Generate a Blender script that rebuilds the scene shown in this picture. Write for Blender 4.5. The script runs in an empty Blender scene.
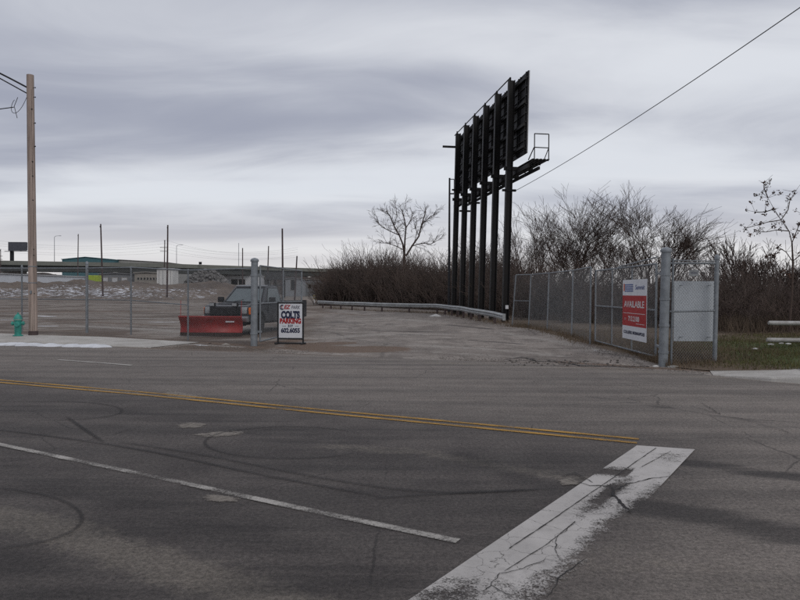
import bpy, bmesh, math, random
import numpy as np
from mathutils import Matrix, Vector
R = math.radians
random.seed(11); rng = np.random.default_rng(11)
scene = bpy.context.scene
C = scene.collection

# ------------------------------------------------------------------ camera
EYE = 1.65; FPX = 650.0; PITCH = R(0.705); ROLL = R(0.3)
cam_d = bpy.data.cameras.new('camera'); cam = bpy.data.objects.new('camera', cam_d); C.objects.link(cam)
cam_d.sensor_width = 36; cam_d.lens = 36 * FPX / 800; cam_d.clip_start = 0.05; cam_d.clip_end = 6000
CM = Matrix.Translation((0, 0, EYE)) @ Matrix.Rotation(R(90) - PITCH, 4, 'X') @ Matrix.Rotation(ROLL, 4, 'Z')
cam.matrix_world = CM
scene.camera = cam
scene.view_settings.view_transform = 'Standard'; scene.view_settings.look = 'None'
scene.view_settings.exposure = 0.18; scene.view_settings.gamma = 1.0
scene.cycles.use_denoising = False
scene.cycles.max_bounces = 6; scene.cycles.transparent_max_bounces = 16

def ray(x, y):
    return (CM.to_3x3() @ Vector(((x - 400) / FPX, (300 - y) / FPX, -1.0)))
def gp(x, y, z=0.0):                       # photo pixel -> point on the level z
    d = ray(x, y); t = (z - EYE) / d.z
    return Vector((d.x * t, d.y * t, z))
def at(x, y, Y):                           # photo pixel -> point at distance Y
    d = ray(x, y); t = Y / d.y
    return Vector((d.x * t, Y, EYE + d.z * t))

# ------------------------------------------------------------------ node helper
class N:
    def __init__(s, tree): s.t = tree; s.n = tree.nodes; s.l = tree.links
    def new(s, typ, **kw):
        nd = s.n.new(typ)
        ins = kw.pop('ins', {})
        for k, v in kw.items(): setattr(nd, k, v)
        for k, v in ins.items(): s.set(nd.inputs[k], v)
        return nd
    def set(s, sock, v):
        if isinstance(v, bpy.types.NodeSocket): s.l.new(v, sock)
        else: sock.default_value = v
    def math(s, op, a, b=0.0, clamp=False):
        nd = s.new('ShaderNodeMath', operation=op, use_clamp=clamp); s.set(nd.inputs[0], a); s.set(nd.inputs[1], b); return nd.outputs[0]
    def mix(s, f, a, b, bt='MIX'):
        nd = s.new('ShaderNodeMix', data_type='RGBA', blend_type=bt); s.set(nd.inputs[0], f)
        for i, v in ((6, a), (7, b)):
            s.set(nd.inputs[i], v if isinstance(v, bpy.types.NodeSocket) else (*v[:3], 1))
        return nd.outputs[2]
    def noise(s, vec, scale, detail=4, rough=0.55, dist=0.0):
        nd = s.new('ShaderNodeTexNoise', ins={'Scale': scale, 'Detail': detail, 'Roughness': rough, 'Distortion': dist})
        if vec is not None: s.l.new(vec, nd.inputs['Vector'])
        return nd.outputs['Fac']
    def ramp(s, f, lo, hi, a=0.0, b=1.0):
        nd = s.new('ShaderNodeMapRange', interpolation_type='SMOOTHSTEP', ins={'Value': f, 'From Min': lo, 'From Max': hi, 'To Min': a, 'To Max': b}); return nd.outputs[0]
    def map(s, vec, scale=(1, 1, 1), rot=(0, 0, 0), loc=(0, 0, 0)):
        nd = s.new('ShaderNodeMapping', ins={'Scale': scale, 'Rotation': rot, 'Location': loc}); s.l.new(vec, nd.inputs['Vector']); return nd.outputs[0]
    def attr(s, name): return s.new('ShaderNodeAttribute', attribute_name=name).outputs['Fac']

# ------------------------------------------------------------------ world: overcast sky
SUN_EL, SUN_AZ = R(46), R(150)              # azimuth clockwise from the view direction
world = bpy.data.worlds.new('World'); scene.world = world; world.use_nodes = True
w = N(world.node_tree); w.n.clear()
sky = w.new('ShaderNodeTexSky', sky_type='NISHITA', sun_disc=False, sun_elevation=SUN_EL, sun_rotation=SUN_AZ)
nishita = w.mix(1.0, sky.outputs[0], (0.10, 0.10, 0.10), 'MULTIPLY')
tc = w.new('ShaderNodeTexCoord').outputs['Generated']
sep = w.new('ShaderNodeSeparateXYZ'); w.l.new(tc, sep.inputs[0])
el = w.math('MAXIMUM', sep.outputs[2], 0.0)
den = w.math('ADD', el, 0.12)
cx = w.math('DIVIDE', sep.outputs[0], den); cy = w.math('DIVIDE', sep.outputs[1], den)
cmb = w.new('ShaderNodeCombineXYZ'); w.l.new(cx, cmb.inputs[0]); w.l.new(cy, cmb.inputs[1])
pv = cmb.outputs[0]
n1 = w.noise(w.map(pv, (0.26, 0.80, 1), (0, 0, R(-7)), (3.1, 1.75, 0)), 1.0, 3, 0.42, 0.5)
n2 = w.noise(w.map(pv, (0.9, 1.7, 1), (0, 0, R(10)), (7.3, 2.0, 4.0)), 1.0, 6, 0.55, 0.6)
cl = w.math('ADD', w.math('MULTIPLY', n1, 0.72), w.math('MULTIPLY', n2, 0.28))
cl = w.ramp(cl, 0.36, 0.64)
cloud = w.mix(cl, (0.310, 0.330, 0.402), (0.655, 0.675, 0.715))
hz = w.ramp(el, 0.01, 0.15, 1.0, 0.0)
cloud = w.mix(w.math('MULTIPLY', hz, 0.85), cloud, (0.70, 0.68, 0.675))
thin = w.ramp(n1, 0.5, 0.75, 0.02, 0.10)
skyc = w.mix(thin, cloud, nishita)
bg = w.new('ShaderNodeBackground'); w.l.new(skyc, bg.inputs[0]); bg.inputs[1].default_value = 1.0
out = w.new('ShaderNodeOutputWorld'); w.l.new(bg.outputs[0], out.inputs[0])

sun_d = bpy.data.lights.new('sun', 'SUN'); sun_d.energy = 0.85; sun_d.angle = R(35); sun_d.color = (1.0, 0.97, 0.93)
sun = bpy.data.objects.new('sun', sun_d); C.objects.link(sun)
sd = Vector((math.sin(SUN_AZ) * math.cos(SUN_EL), math.cos(SUN_AZ) * math.cos(SUN_EL), math.sin(SUN_EL)))
sun.rotation_euler = sd.to_track_quat('Z', 'Y').to_euler(); sun.location = (0, 0, 60)

# ------------------------------------------------------------------ materials
MATS = {}
def mat(name, col=(0.5, 0.5, 0.5), rough=0.7, metal=0.0, var=0.25, scale=3.0, bump=0.0, bscale=40.0, col2=None, spec=0.5, alpha=None):
    """plain procedural material: two-tone noise colour, noise roughness and bump"""
    if name in MATS: return MATS[name]
    m = bpy.data.materials.new(name); m.use_nodes = True; t = N(m.node_tree); t.n.clear()
    co = t.new('ShaderNodeTexCoord').outputs['Object']
    n = t.noise(co, scale, 6, 0.6, 0.3); f = t.ramp(n, 0.3, 0.72)
    c2 = col2 or tuple(c * (1 - var) for c in col)
    c = t.mix(f, c2, col)
    fine = t.noise(co, scale * 13, 3, 0.6)
    c = t.mix(t.ramp(fine, 0.35, 0.7, 0.0, 0.35 * min(1, var * 3)), c, tuple(x * 0.55 for x in col))
    b = t.new('ShaderNodeBsdfPrincipled', ins={'Base Color': c, 'Metallic': metal, 'Roughness': t.ramp(n, 0.2, 0.8, min(1, rough + 0.1), rough - 0.06)})
    b.inputs['Specular IOR Level'].default_value = spec
    if bump:
        bn = t.new('ShaderNodeBump', ins={'Strength': bump, 'Distance': 0.01, 'Height': t.noise(co, bscale, 4, 0.6)}); t.l.new(bn.outputs[0], b.inputs['Normal'])
    o = t.new('ShaderNodeOutputMaterial'); t.l.new(b.outputs[0], o.inputs[0])
    MATS[name] = m; return m

def surface_mat(name, build):
    m = bpy.data.materials.new(name); m.use_nodes = True; t = N(m.node_tree); t.n.clear()
    co = t.new('ShaderNodeTexCoord').outputs['Object']
    col, rough, h, dist, strg, alpha = build(t, co)
    b = t.new('ShaderNodeBsdfPrincipled', ins={'Base Color': col, 'Roughness': rough}); b.inputs['Specular IOR Level'].default_value = 0.35
    if h is not None:
        bn = t.new('ShaderNodeBump', ins={'Strength': strg, 'Distance': dist, 'Height': h}); t.l.new(bn.outputs[0], b.inputs['Normal'])
    sh = b.outputs[0]
    if alpha is not None:
        mx = t.new('ShaderNodeMixShader'); t.set(mx.inputs[0], alpha)
        t.l.new(t.new('ShaderNodeBsdfTransparent').outputs[0], mx.inputs[1]); t.l.new(sh, mx.inputs[2]); sh = mx.outputs[0]
    o = t.new('ShaderNodeOutputMaterial'); t.l.new(sh, o.inputs[0]); MATS[name] = m; return m

def b_asphalt(t, co):
    big = t.noise(co, 0.35, 5, 0.6, 0.4); mid = t.noise(co, 2.2, 6, 0.65, 0.2); fine = t.noise(co, 95, 3, 0.7); agg = t.noise(co, 210, 2, 0.6)
    c = t.mix(t.ramp(big, 0.3, 0.7), (0.060, 0.051, 0.049), (0.083, 0.072, 0.068))
    c = t.mix(t.ramp(mid, 0.35, 0.7, 0, 0.6), c, (0.100, 0.086, 0.078))
    streak = t.noise(t.map(co, (0.35, 3.2, 1), (0, 0, R(26))), 1.0, 6, 0.65, 0.2)
    c = t.mix(t.ramp(streak, 0.5, 0.75, 0, 0.5), c, (0.030, 0.026, 0.026))
    lite = t.attr('lite'); dark = t.attr('dark'); brown = t.attr('brown'); warm = t.attr('warm')
    c = t.mix(t.math('MULTIPLY', warm, t.ramp(mid, 0.25, 0.6, 0.75, 1.0), True), c, (0.205, 0.178, 0.159))
    patchy = t.noise(co, 7.0, 9, 0.80, 0.8)
    lm = t.ramp(t.math('ADD', lite, t.math('MULTIPLY', t.math('SUBTRACT', patchy, 0.5), 1.5)), 0.32, 0.78)
    lm = t.math('MULTIPLY', lm, t.ramp(lite, 0.02, 0.2), True)
    c = t.mix(t.math('MULTIPLY', lm, 0.62), c, (0.190, 0.166, 0.140))
    dm = t.ramp(t.math('ADD', dark, t.math('MULTIPLY', t.math('SUBTRACT', streak, 0.5), 1.2)), 0.3, 0.8)
    dm = t.math('MULTIPLY', dm, t.ramp(dark, 0.02, 0.2), True)
    c = t.mix(t.math('MULTIPLY', dm, 0.75), c, (0.028, 0.024, 0.024))
    bm = t.ramp(t.math('ADD', brown, t.math('MULTIPLY', t.math('SUBTRACT', patchy, 0.5), 1.4)), 0.35, 0.7)
    bm = t.math('MULTIPLY', bm, t.ramp(brown, 0.02, 0.2), True)
    c = t.mix(bm, c, (0.135, 0.103, 0.082))
    c = t.mix(t.ramp(fine, 0.40, 0.72, 0, 0.7), c, t.mix(0.55, c, (0.02, 0.018, 0.018)))
    c = t.mix(t.ramp(agg, 0.56, 0.74, 0, 0.6), c, (0.22, 0.20, 0.185))
    g2 = t.noise(co, 30, 9, 0.86); c = t.mix(1.0, c, t.mix(t.ramp(g2, 0.36, 0.66), (0.52, 0.52, 0.52), (1.5, 1.5, 1.5)), 'MULTIPLY')
    wt = t.noise(t.map(co, (0.12, 2.0, 1), (0, 0, R(27)), (2, 5, 0)), 1.0, 5, 0.6, 0.1); c = t.mix(1.0, c, t.mix(t.ramp(wt, 0.35, 0.65), (0.80, 0.80, 0.80), (1.22, 1.21, 1.19)), 'MULTIPLY')
    # hairline cracking
    vo = t.new('ShaderNodeTexVoronoi', feature='DISTANCE_TO_EDGE', ins={'Scale': 0.55}); t.l.new(t.map(co, (1, 1, 1)), vo.inputs['Vector'])
    wob = t.new('ShaderNodeMixRGB'); wob.inputs[0].default_value = 0.12
    nz = t.new('ShaderNodeTexNoise', ins={'Scale': 3.0, 'Detail': 6}); t.l.new(co, nz.inputs['Vector']); t.l.new(co, wob.inputs[1]); t.l.new(nz.outputs['Color'], wob.inputs[2]); t.l.new(wob.outputs[0], vo.inputs['Vector'])
    ck = t.math('MULTIPLY', t.ramp(vo.outputs['Distance'], 0.0015, 0.006, 1, 0), t.ramp(big, 0.47, 0.6))
    c = t.mix(t.math('MULTIPLY', ck, 0.55), c, (0.016, 0.014, 0.014))
    h = t.math('ADD', t.math('MULTIPLY', fine, 0.6), t.math('MULTIPLY', g2, 1.4))
    return c, t.ramp(mid, 0.2, 0.8, 0.92, 0.78), h, 0.012, 0.7, None
surface_mat('asphalt', b_asphalt)

def b_lot(t, co):
    big = t.noise(co, 0.16, 6, 0.62, 0.6); mid = t.noise(co, 1.0, 7, 0.66, 0.5); fine = t.noise(co, 40, 4, 0.7); grit = t.noise(co, 130, 2, 0.7)
    pave = t.attr('pave'); brown = t.attr('brown'); lite = t.attr('lite'); dark = t.attr('dark'); snow = t.attr('snow')
    mud = t.mix(t.ramp(mid, 0.3, 0.7), (0.190, 0.154, 0.127), (0.300, 0.262, 0.228))
    trk = t.noise(t.map(co, (0.10, 0.55, 1), (0, 0, R(-8))), 1.0, 8, 0.68, 0.5); trk2 = t.noise(t.map(co, (0.22, 1.6, 1), (0, 0, R(-5)), (5, 3, 0)), 1.0, 8, 0.7, 0.4)
    mud = t.mix(t.ramp(big, 0.46, 0.56), mud, (0.115, 0.083, 0.062))
    mud = t.mix(t.ramp(trk, 0.50, 0.60, 0, 0.85), mud, (0.090, 0.063, 0.047))
    mud = t.mix(t.ramp(trk2, 0.54, 0.66, 0, 0.8), mud, (0.060, 0.045, 0.037))
    mud = t.mix(t.ramp(trk2, 0.30, 0.42, 0.8, 0), mud, (0.300, 0.268, 0.235))
    pv = t.mix(t.ramp(mid, 0.3, 0.72), (0.215, 0.184, 0.162), (0.315, 0.276, 0.245))
    st = t.noise(t.map(co, (0.9, 0.25, 1), (0, 0, R(8))), 1.0, 7, 0.68, 0.3)
    pv = t.mix(t.ramp(st, 0.46, 0.64, 0, 0.7), pv, (0.120, 0.101, 0.089)); pv = t.mix(t.ramp(big, 0.45, 0.58, 0, 0.6), pv, (0.150, 0.128, 0.113)); pv = t.mix(t.ramp(t.noise(co, 0.5, 8, 0.7, 0.8), 0.56, 0.64, 0, 0.7), pv, (0.33, 0.295, 0.262))
    pv = t.mix(t.ramp(trk2, 0.53, 0.66, 0, 0.85), pv, (0.110, 0.089, 0.076)); pv = t.mix(t.ramp(trk, 0.28, 0.42, 0.6, 0), pv, (0.30, 0.27, 0.24))
    vo = t.new('ShaderNodeTexVoronoi', feature='DISTANCE_TO_EDGE', ins={'Scale': 0.22}); wob = t.new('ShaderNodeMixRGB'); wob.inputs[0].default_value = 0.35
    nz = t.new('ShaderNodeTexNoise', ins={'Scale': 0.8, 'Detail': 8}); t.l.new(co, nz.inputs['Vector']); t.l.new(co, wob.inputs[1]); t.l.new(nz.outputs['Color'], wob.inputs[2]); t.l.new(wob.outputs[0], vo.inputs['Vector'])
    pv = t.mix(t.ramp(vo.outputs['Distance'], 0.003, 0.012, 0.4, 0), pv, (0.03, 0.025, 0.022))
    pm = t.ramp(t.math('ADD', pave, t.math('MULTIPLY', t.math('SUBTRACT', mid, 0.5), 0.9)), 0.35, 0.65)
    c = t.mix(pm, mud, pv)
    pat = t.noise(co, 2.4, 7, 0.7, 0.6)
    def masked(a, lo, hi, k=1.3):
        r = t.ramp(t.math('ADD', a, t.math('MULTIPLY', t.math('SUBTRACT', pat, 0.5), k)), lo, hi)
        return t.math('MULTIPLY', r, t.ramp(a, 0.02, 0.2), True)
    c = t.mix(masked(lite, 0.3, 0.75), c, (0.300, 0.272, 0.245))
    c = t.mix(masked(brown, 0.35, 0.7), c, (0.140, 0.095, 0.068))
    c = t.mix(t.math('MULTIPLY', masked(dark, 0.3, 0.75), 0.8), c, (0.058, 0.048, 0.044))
    c = t.mix(t.ramp(fine, 0.42, 0.75, 0, 0.6), c, t.mix(0.6, c, (0.04, 0.032, 0.028)))
    c = t.mix(t.ramp(grit, 0.62, 0.8, 0, 0.5), c, (0.34, 0.31, 0.29))
    g2 = t.noise(co, 9, 9, 0.84); c = t.mix(1.0, c, t.mix(t.ramp(g2, 0.36, 0.66), (0.76, 0.75, 0.74), (1.17, 1.17, 1.17)), 'MULTIPLY')
    sn = masked(snow, 0.42, 0.55, 1.2)
    c = t.mix(sn, c, (0.68, 0.69, 0.72))
    h = t.math('ADD', t.math('MULTIPLY', fine, 0.5), pat)
    return c, t.ramp(mid, 0.2, 0.8, 0.95, 0.75), h, 0.03, 0.6, None
surface_mat('lot', b_lot)

def b_paint(col):
    def f(t, co):
        big = t.noise(co, 1.6, 6, 0.65, 0.4); fine = t.noise(co, 60, 4, 0.75); 
        base = t.mix(t.ramp(big, 0.3, 0.7), tuple(c * 0.72 for c in col), col)
        base = t.mix(t.ramp(fine, 0.4, 0.7, 0, 0.35), base, tuple(c * 0.5 for c in col))
        wear = t.attr('wear')
        a = t.math('ADD', t.math('MULTIPLY', fine, 0.62), t.math('MULTIPLY', big, 0.5))
        a = t.math('SUBTRACT', a, wear)
        return base, 0.75, fine, 0.004, 0.3, t.ramp(a, 0.26, 0.50)
    return f
surface_mat('white_paint', b_paint((0.40, 0.375, 0.345)))
surface_mat('yellow_paint', b_paint((0.43, 0.235, 0.040)))
def b_stop(t, co):
    big = t.noise(co, 1.2, 6, 0.65, 0.4); fine = t.noise(co, 75, 4, 0.75); mid = t.noise(co, 7, 5, 0.7)
    col = (0.45, 0.425, 0.405)
    base = t.mix(t.ramp(big, 0.3, 0.7), tuple(c * 0.75 for c in col), col)
    base = t.mix(t.ramp(mid, 0.5, 0.8, 0, 0.5), base, (0.17, 0.155, 0.15))
    vo = t.new('ShaderNodeTexVoronoi', feature='DISTANCE_TO_EDGE', ins={'Scale': 4.2})
    wob = t.new('ShaderNodeMixRGB'); wob.inputs[0].default_value = 0.16
    nz = t.new('ShaderNodeTexNoise', ins={'Scale': 6.0, 'Detail': 6}); t.l.new(co, nz.inputs['Vector']); t.l.new(co, wob.inputs[1]); t.l.new(nz.outputs['Color'], wob.inputs[2]); t.l.new(wob.outputs[0], vo.inputs['Vector'])
    ck = t.ramp(vo.outputs['Distance'], 0.001, 0.011, 0.75, 0)
    wear = t.attr('wear'); crk = t.attr('crack')
    ck = t.math('MULTIPLY', ck, t.ramp(t.math('ADD', crk, t.math('MULTIPLY', big, 0.5)), 0.45, 0.75))
    a = t.math('ADD', t.math('MULTIPLY', fine, 0.62), t.math('MULTIPLY', mid, 0.5))
    a = t.ramp(t.math('SUBTRACT', a, wear), 0.17, 0.36)
    a = t.math('MULTIPLY', a, t.math('SUBTRACT', 1.0, t.math('MULTIPLY', ck, 0.9)), True)
    return base, 0.8, fine, 0.004, 0.3, a
surface_mat('stop_paint', b_stop)
def b_decal(col, amt, scale=30):
    def f(t, co):
        n = t.noise(co, scale, 4, 0.7); b = t.noise(co, 1.1, 5, 0.6); e = t.attr('edge')
        a = t.math('MULTIPLY', t.ramp(t.math('ADD', t.math('MULTIPLY', n, 0.6), t.math('MULTIPLY', b, 0.6)), 0.35, 0.75, 0.25, 1.0), amt)
        a = t.math('MULTIPLY', a, t.ramp(e, 0.0, 0.8), True)
        return t.mix(n, tuple(c * 0.7 for c in col), col), 0.8, None, 0, 0, a
    return f
surface_mat('rubber_mark', b_decal((0.016, 0.014, 0.015), 0.50))
surface_mat('crack_fill', b_decal((0.016, 0.014, 0.014), 1.35))
def b_patch(t, co):
    n = t.noise(co, 22, 5, 0.7); b = t.noise(co, 9, 7, 0.75, 0.6); e = t.attr('edge')
    a = t.math('MULTIPLY', t.ramp(t.math('ADD', e, t.math('MULTIPLY', t.math('SUBTRACT', b, 0.5), 2.6)), 0.32, 0.8), 0.75)
    a = t.math('MULTIPLY', a, t.ramp(e, 0.0, 0.3), True)
    return t.mix(t.ramp(n, 0.3, 0.7), (0.15, 0.132, 0.115), (0.29, 0.258, 0.225)), 0.9, n, 0.01, 0.5, a
surface_mat('concrete_patch', b_patch)

def b_concrete(t, co):
    n = t.noise(co, 1.4, 6, 0.65, 0.3); f = t.noise(co, 45, 4, 0.7)
    c = t.mix(t.ramp(n, 0.3, 0.72), (0.32, 0.30, 0.275), (0.47, 0.45, 0.42))
    c = t.mix(t.ramp(f, 0.4, 0.75, 0, 0.4), c, (0.16, 0.145, 0.13))
    return c, 0.88, t.math('ADD', f, n), 0.01, 0.4, None
surface_mat('concrete', b_concrete)
def b_mound(t, co):
    big = t.noise(co, 0.12, 6, 0.65, 0.5); mid = t.noise(co, 0.7, 7, 0.7, 0.4); s = t.attr('snow')
    c = t.mix(t.ramp(big, 0.35, 0.65), (0.165, 0.130, 0.105), (0.105, 0.083, 0.070))
    c = t.mix(t.ramp(mid, 0.5, 0.72, 0, 0.7), c, (0.060, 0.050, 0.046))
    pat = t.noise(t.map(co, (0.42, 1.0, 1.5)), 1.6, 9, 0.74, 0.6)
    sm = t.math('MULTIPLY', t.ramp(t.math('ADD', s, t.math('MULTIPLY', t.math('SUBTRACT', pat, 0.5), 3.2)), 0.84, 1.02), t.ramp(s, 0.05, 0.25), True)
    c = t.mix(sm, c, (0.62, 0.63, 0.67))
    return c, 0.95, t.math('ADD', mid, pat), 0.25, 0.7, None
surface_mat('mound_earth', b_mound)
def b_ground(t, co):
    n = t.noise(co, 0.05, 6, 0.65, 0.3); f = t.noise(co, 0.6, 6, 0.7)
    return t.mix(t.ramp(n, 0.35, 0.65), (0.14, 0.115, 0.095), t.mix(f, (0.10, 0.085, 0.07), (0.2, 0.18, 0.16))), 0.95, f, 0.05, 0.4, None
surface_mat('earth', b_ground)
def b_verge(t, co):
    n = t.noise(co, 0.7, 6, 0.65, 0.3); f = t.noise(co, 18, 6, 0.7); g = t.attr('green')
    a = t.mix(f, (0.085, 0.060, 0.040), (0.150, 0.112, 0.080)); b = t.mix(f, (0.045, 0.062, 0.020), (0.085, 0.105, 0.035))
    m = t.ramp(t.math('ADD', g, t.math('MULTIPLY', t.math('SUBTRACT', n, 0.5), 1.2)), 0.3, 0.7)
    return t.mix(m, a, b), 0.95, f, 0.04, 0.6, None
surface_mat('verge_soil', b_verge)
def b_wood(t, co):
    g = t.noise(t.map(co, (14, 14, 0.7)), 1.0, 6, 0.7, 0.3); n = t.noise(co, 0.8, 5, 0.6)
    c = t.mix(t.ramp(g, 0.3, 0.7), (0.200, 0.155, 0.132), (0.400, 0.320, 0.278))
    c = t.mix(t.ramp(n, 0.5, 0.8, 0, 0.5), c, (0.30, 0.245, 0.215))
    return c, 0.9, g, 0.02, 0.6, None
surface_mat('pole_wood', b_wood)

M_GALV = mat('galvanised', (0.25, 0.27, 0.29), 0.5, 0.35, 0.3, 6)
M_WIRE = mat('fence_wire', (0.235, 0.245, 0.255), 0.55, 0.25, 0.2, 6)
M_BLACKSTEEL = mat('black_steel', (0.0065, 0.0065, 0.0075), 0.5, 0.0, 0.5, 1.5, spec=0.25, col2=(0.012, 0.0095, 0.0085))
M_DKSTEEL = mat('dark_steel_panel', (0.022, 0.022, 0.026), 0.6, 0.0, 0.35, 1.2, spec=0.25)
M_DARKWOOD = mat('dark_pole_wood', (0.085, 0.060, 0.060), 0.9, 0, 0.4, 2)
M_CABLE = mat('black_cable', (0.02, 0.02, 0.022), 0.6)
M_TWIG = mat('twig_bark', (0.138, 0.102, 0.086), 0.95, 0, 0.45, 0.45, spec=0.2, col2=(0.080, 0.066, 0.060))
M_BARK = mat('tree_bark', (0.100, 0.072, 0.061), 0.95, 0, 0.4, 2.0, bump=0.4, bscale=12, spec=0.2)
M_WHITE = mat('white_coating', (0.60, 0.60, 0.61), 0.55, 0, 0.15, 1.5)
M_RUBBER = mat('tyre_rubber', (0.018, 0.018, 0.018), 0.85, 0, 0.3, 8)

# ------------------------------------------------------------------ object helpers
def tag(o, label=None, cat=None, group=None, kind=None):
    if label: o['label'] = label
    if cat: o['category'] = cat
    if group: o['group'] = group
    if kind: o['kind'] = kind
    return o
def empty(name, loc=(0, 0, 0), rz=0.0, label=None, cat=None, group=None):
    o = bpy.data.objects.new(name, None); C.objects.link(o); o.location = loc; o.rotation_euler[2] = rz; o.empty_display_size = 0.2
    return tag(o, label, cat, group)
def mobj(name, me, m=None, parent=None, loc=None):
    if m is not None and not me.materials: me.materials.append(MATS[m] if isinstance(m, str) else m)
    o = bpy.data.objects.new(name, me); C.objects.link(o)
    if parent: o.parent = parent
    if loc is not None: o.location = loc
    return o
def raw(name, V, F, m=None, parent=None, smooth=False, loc=None):
    me = bpy.data.meshes.new(name); me.from_pydata([tuple(v) for v in V], [], F); me.update()
    if smooth: me.shade_smooth()
    return mobj(name, me, m, parent, loc)
def fast_mesh(name, V, Q):
    """numpy verts (n,3) and faces (k,3|4) to a mesh"""
    V = np.ascontiguousarray(V, dtype=np.float32); Q = np.ascontiguousarray(Q, dtype=np.int32); k = Q.shape[1]
    me = bpy.data.meshes.new(name); me.vertices.add(len(V)); me.vertices.foreach_set('co', V.ravel())
    me.loops.add(Q.size); me.loops.foreach_set('vertex_index', Q.ravel())
    me.polygons.add(len(Q)); me.polygons.foreach_set('loop_start', np.arange(0, Q.size, k, dtype=np.int32))
    me.update(calc_edges=True); return me
def fattr(me, name, arr):
    a = me.attributes.new(name, 'FLOAT', 'POINT'); a.data.foreach_set('value', np.ascontiguousarray(arr, dtype=np.float32))

class MB:
    """collects solid shapes for ONE mesh"""
    def __init__(s): s.V = []; s.F = []
    def add(s, V, F):
        b = len(s.V); s.V += [Vector(v) for v in V]; s.F += [tuple(i + b for i in f) for f in F]; return s
    def box(s, x0, x1, y0, y1, z0, z1):
        return s.add([(x0, y0, z0), (x1, y0, z0), (x1, y1, z0), (x0, y1, z0), (x0, y0, z1), (x1, y0, z1), (x1, y1, z1), (x0, y1, z1)],
                     [(0, 3, 2, 1), (4, 5, 6, 7), (0, 1, 5, 4), (1, 2, 6, 5), (2, 3, 7, 6), (3, 0, 4, 7)])
    def beam(s, p, q, wd, ht, up=(0, 0, 1)):
        p, q = Vector(p), Vector(q); d = (q - p).normalized(); u = Vector(up)
        sx = d.cross(u)
        if sx.length < 1e-4: sx = d.cross(Vector((0, 1, 0)))
        sx.normalize(); uu = sx.cross(d).normalized(); a = sx * wd / 2; b = uu * ht / 2
        return s.add([p - a - b, p + a - b, p + a + b, p - a + b, q - a - b, q + a - b, q + a + b, q - a + b],
                     [(0, 3, 2, 1), (4, 5, 6, 7), (0, 1, 5, 4), (1, 2, 6, 5), (2, 3, 7, 6), (3, 0, 4, 7)])
    def tube(s, pts, r, n=8, caps=True):
        pts = [Vector(p) for p in pts]; k = len(pts); rs = r if isinstance(r, (list, tuple)) else [r] * k
        V = []; F = []
        d0 = (pts[1] - pts[0]).normalized(); ref = Vector((0, 0, 1)) if abs(d0.z) < 0.9 else Vector((0, 1, 0))
        for i, p in enumerate(pts):
            d = (pts[min(i + 1, k - 1)] - pts[max(i - 1, 0)]).normalized()
            sx = d.cross(ref).normalized(); uu = sx.cross(d)
            V += [p + (sx * math.cos(2 * math.pi * j / n) + uu * math.sin(2 * math.pi * j / n)) * rs[i] for j in range(n)]
        for i in range(k - 1):
            for j in range(n): F.append((i * n + j, i * n + (j + 1) % n, (i + 1) * n + (j + 1) % n, (i + 1) * n + j))
        if caps: F.append(tuple(range(n))[::-1]); F.append(tuple((k - 1) * n + j for j in range(n)))
        return s.add(V, F)
    def lathe(s, prof, n=16, c=(0, 0, 0), axis='Z'):
        V = []; F = []
        for (r, z) in prof:
            for j in range(n):
                a = 2 * math.pi * j / n; x, y = r * math.cos(a), r * math.sin(a)
                V.append((c[0] + x, c[1] + y, c[2] + z) if axis == 'Z' else (c[0] + z, c[1] + x, c[2] + y) if axis == 'X' else (c[0] + x, c[1] + z, c[2] + y))
        k = len(prof)
        for i in range(k - 1):
            for j in range(n): F.append((i * n + j, i * n + (j + 1) % n, (i + 1) * n + (j + 1) % n, (i + 1) * n + j))
        F.append(tuple(range(n))[::-1]); F.append(tuple((k - 1) * n + j for j in range(n)))
        return s.add(V, F)
    def prism(s, poly, a0, a1, plane='YZ'):
        """polygon in a plane, extruded along the third axis"""
        n = len(poly); V = []
        for a in (a0, a1):
            for (u, v) in poly: V.append((a, u, v) if plane == 'YZ' else (u, a, v) if plane == 'XZ' else (u, v, a))
        F = [tuple(range(n))[::-1], tuple(range(n, 2 * n))] + [(i, (i + 1) % n, n + (i + 1) % n, n + i) for i in range(n)]
        return s.add(V, F)
    def build(s, name, m, parent=None, bevel=0.0, smooth=False, loc=None, seg=2):
        me = bpy.data.meshes.new(name); me.from_pydata(s.V, [], s.F); me.update()
        bm = bmesh.new(); bm.from_mesh(me); bmesh.ops.recalc_face_normals(bm, faces=bm.faces)
        if bevel:
            ed = [e for e in bm.edges if len(e.link_faces) == 2 and e.calc_face_angle(0) > R(28)]
            bmesh.ops.bevel(bm, geom=ed, offset=bevel, segments=seg, affect='EDGES', profile=0.6, clamp_overlap=True)
        bm.to_mesh(me); bm.free()
        if smooth: me.shade_smooth()
        if smooth and hasattr(me, 'set_sharp_from_angle'): me.set_sharp_from_angle(angle=R(38))
        return mobj(name, me, m, parent, loc)
def copy_tree(o, parent=None, first=True):
    c = o.copy(); C.objects.link(c)
    if parent: c.parent = parent
    for ch in [k for k in o.children]: copy_tree(ch, c)
    return c
def segs_mesh(name, S, m, parent=None, sides=3, as_mesh=False):
    """segments array (n,8): p0,p1,r0,r1 -> open prisms"""
    S = np.asarray(S, dtype=np.float64); V, Q = segs_geo(S, sides)
    me = fast_mesh(name, V, Q)
    if as_mesh: return me
    return mobj(name, me, m, parent)
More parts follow.
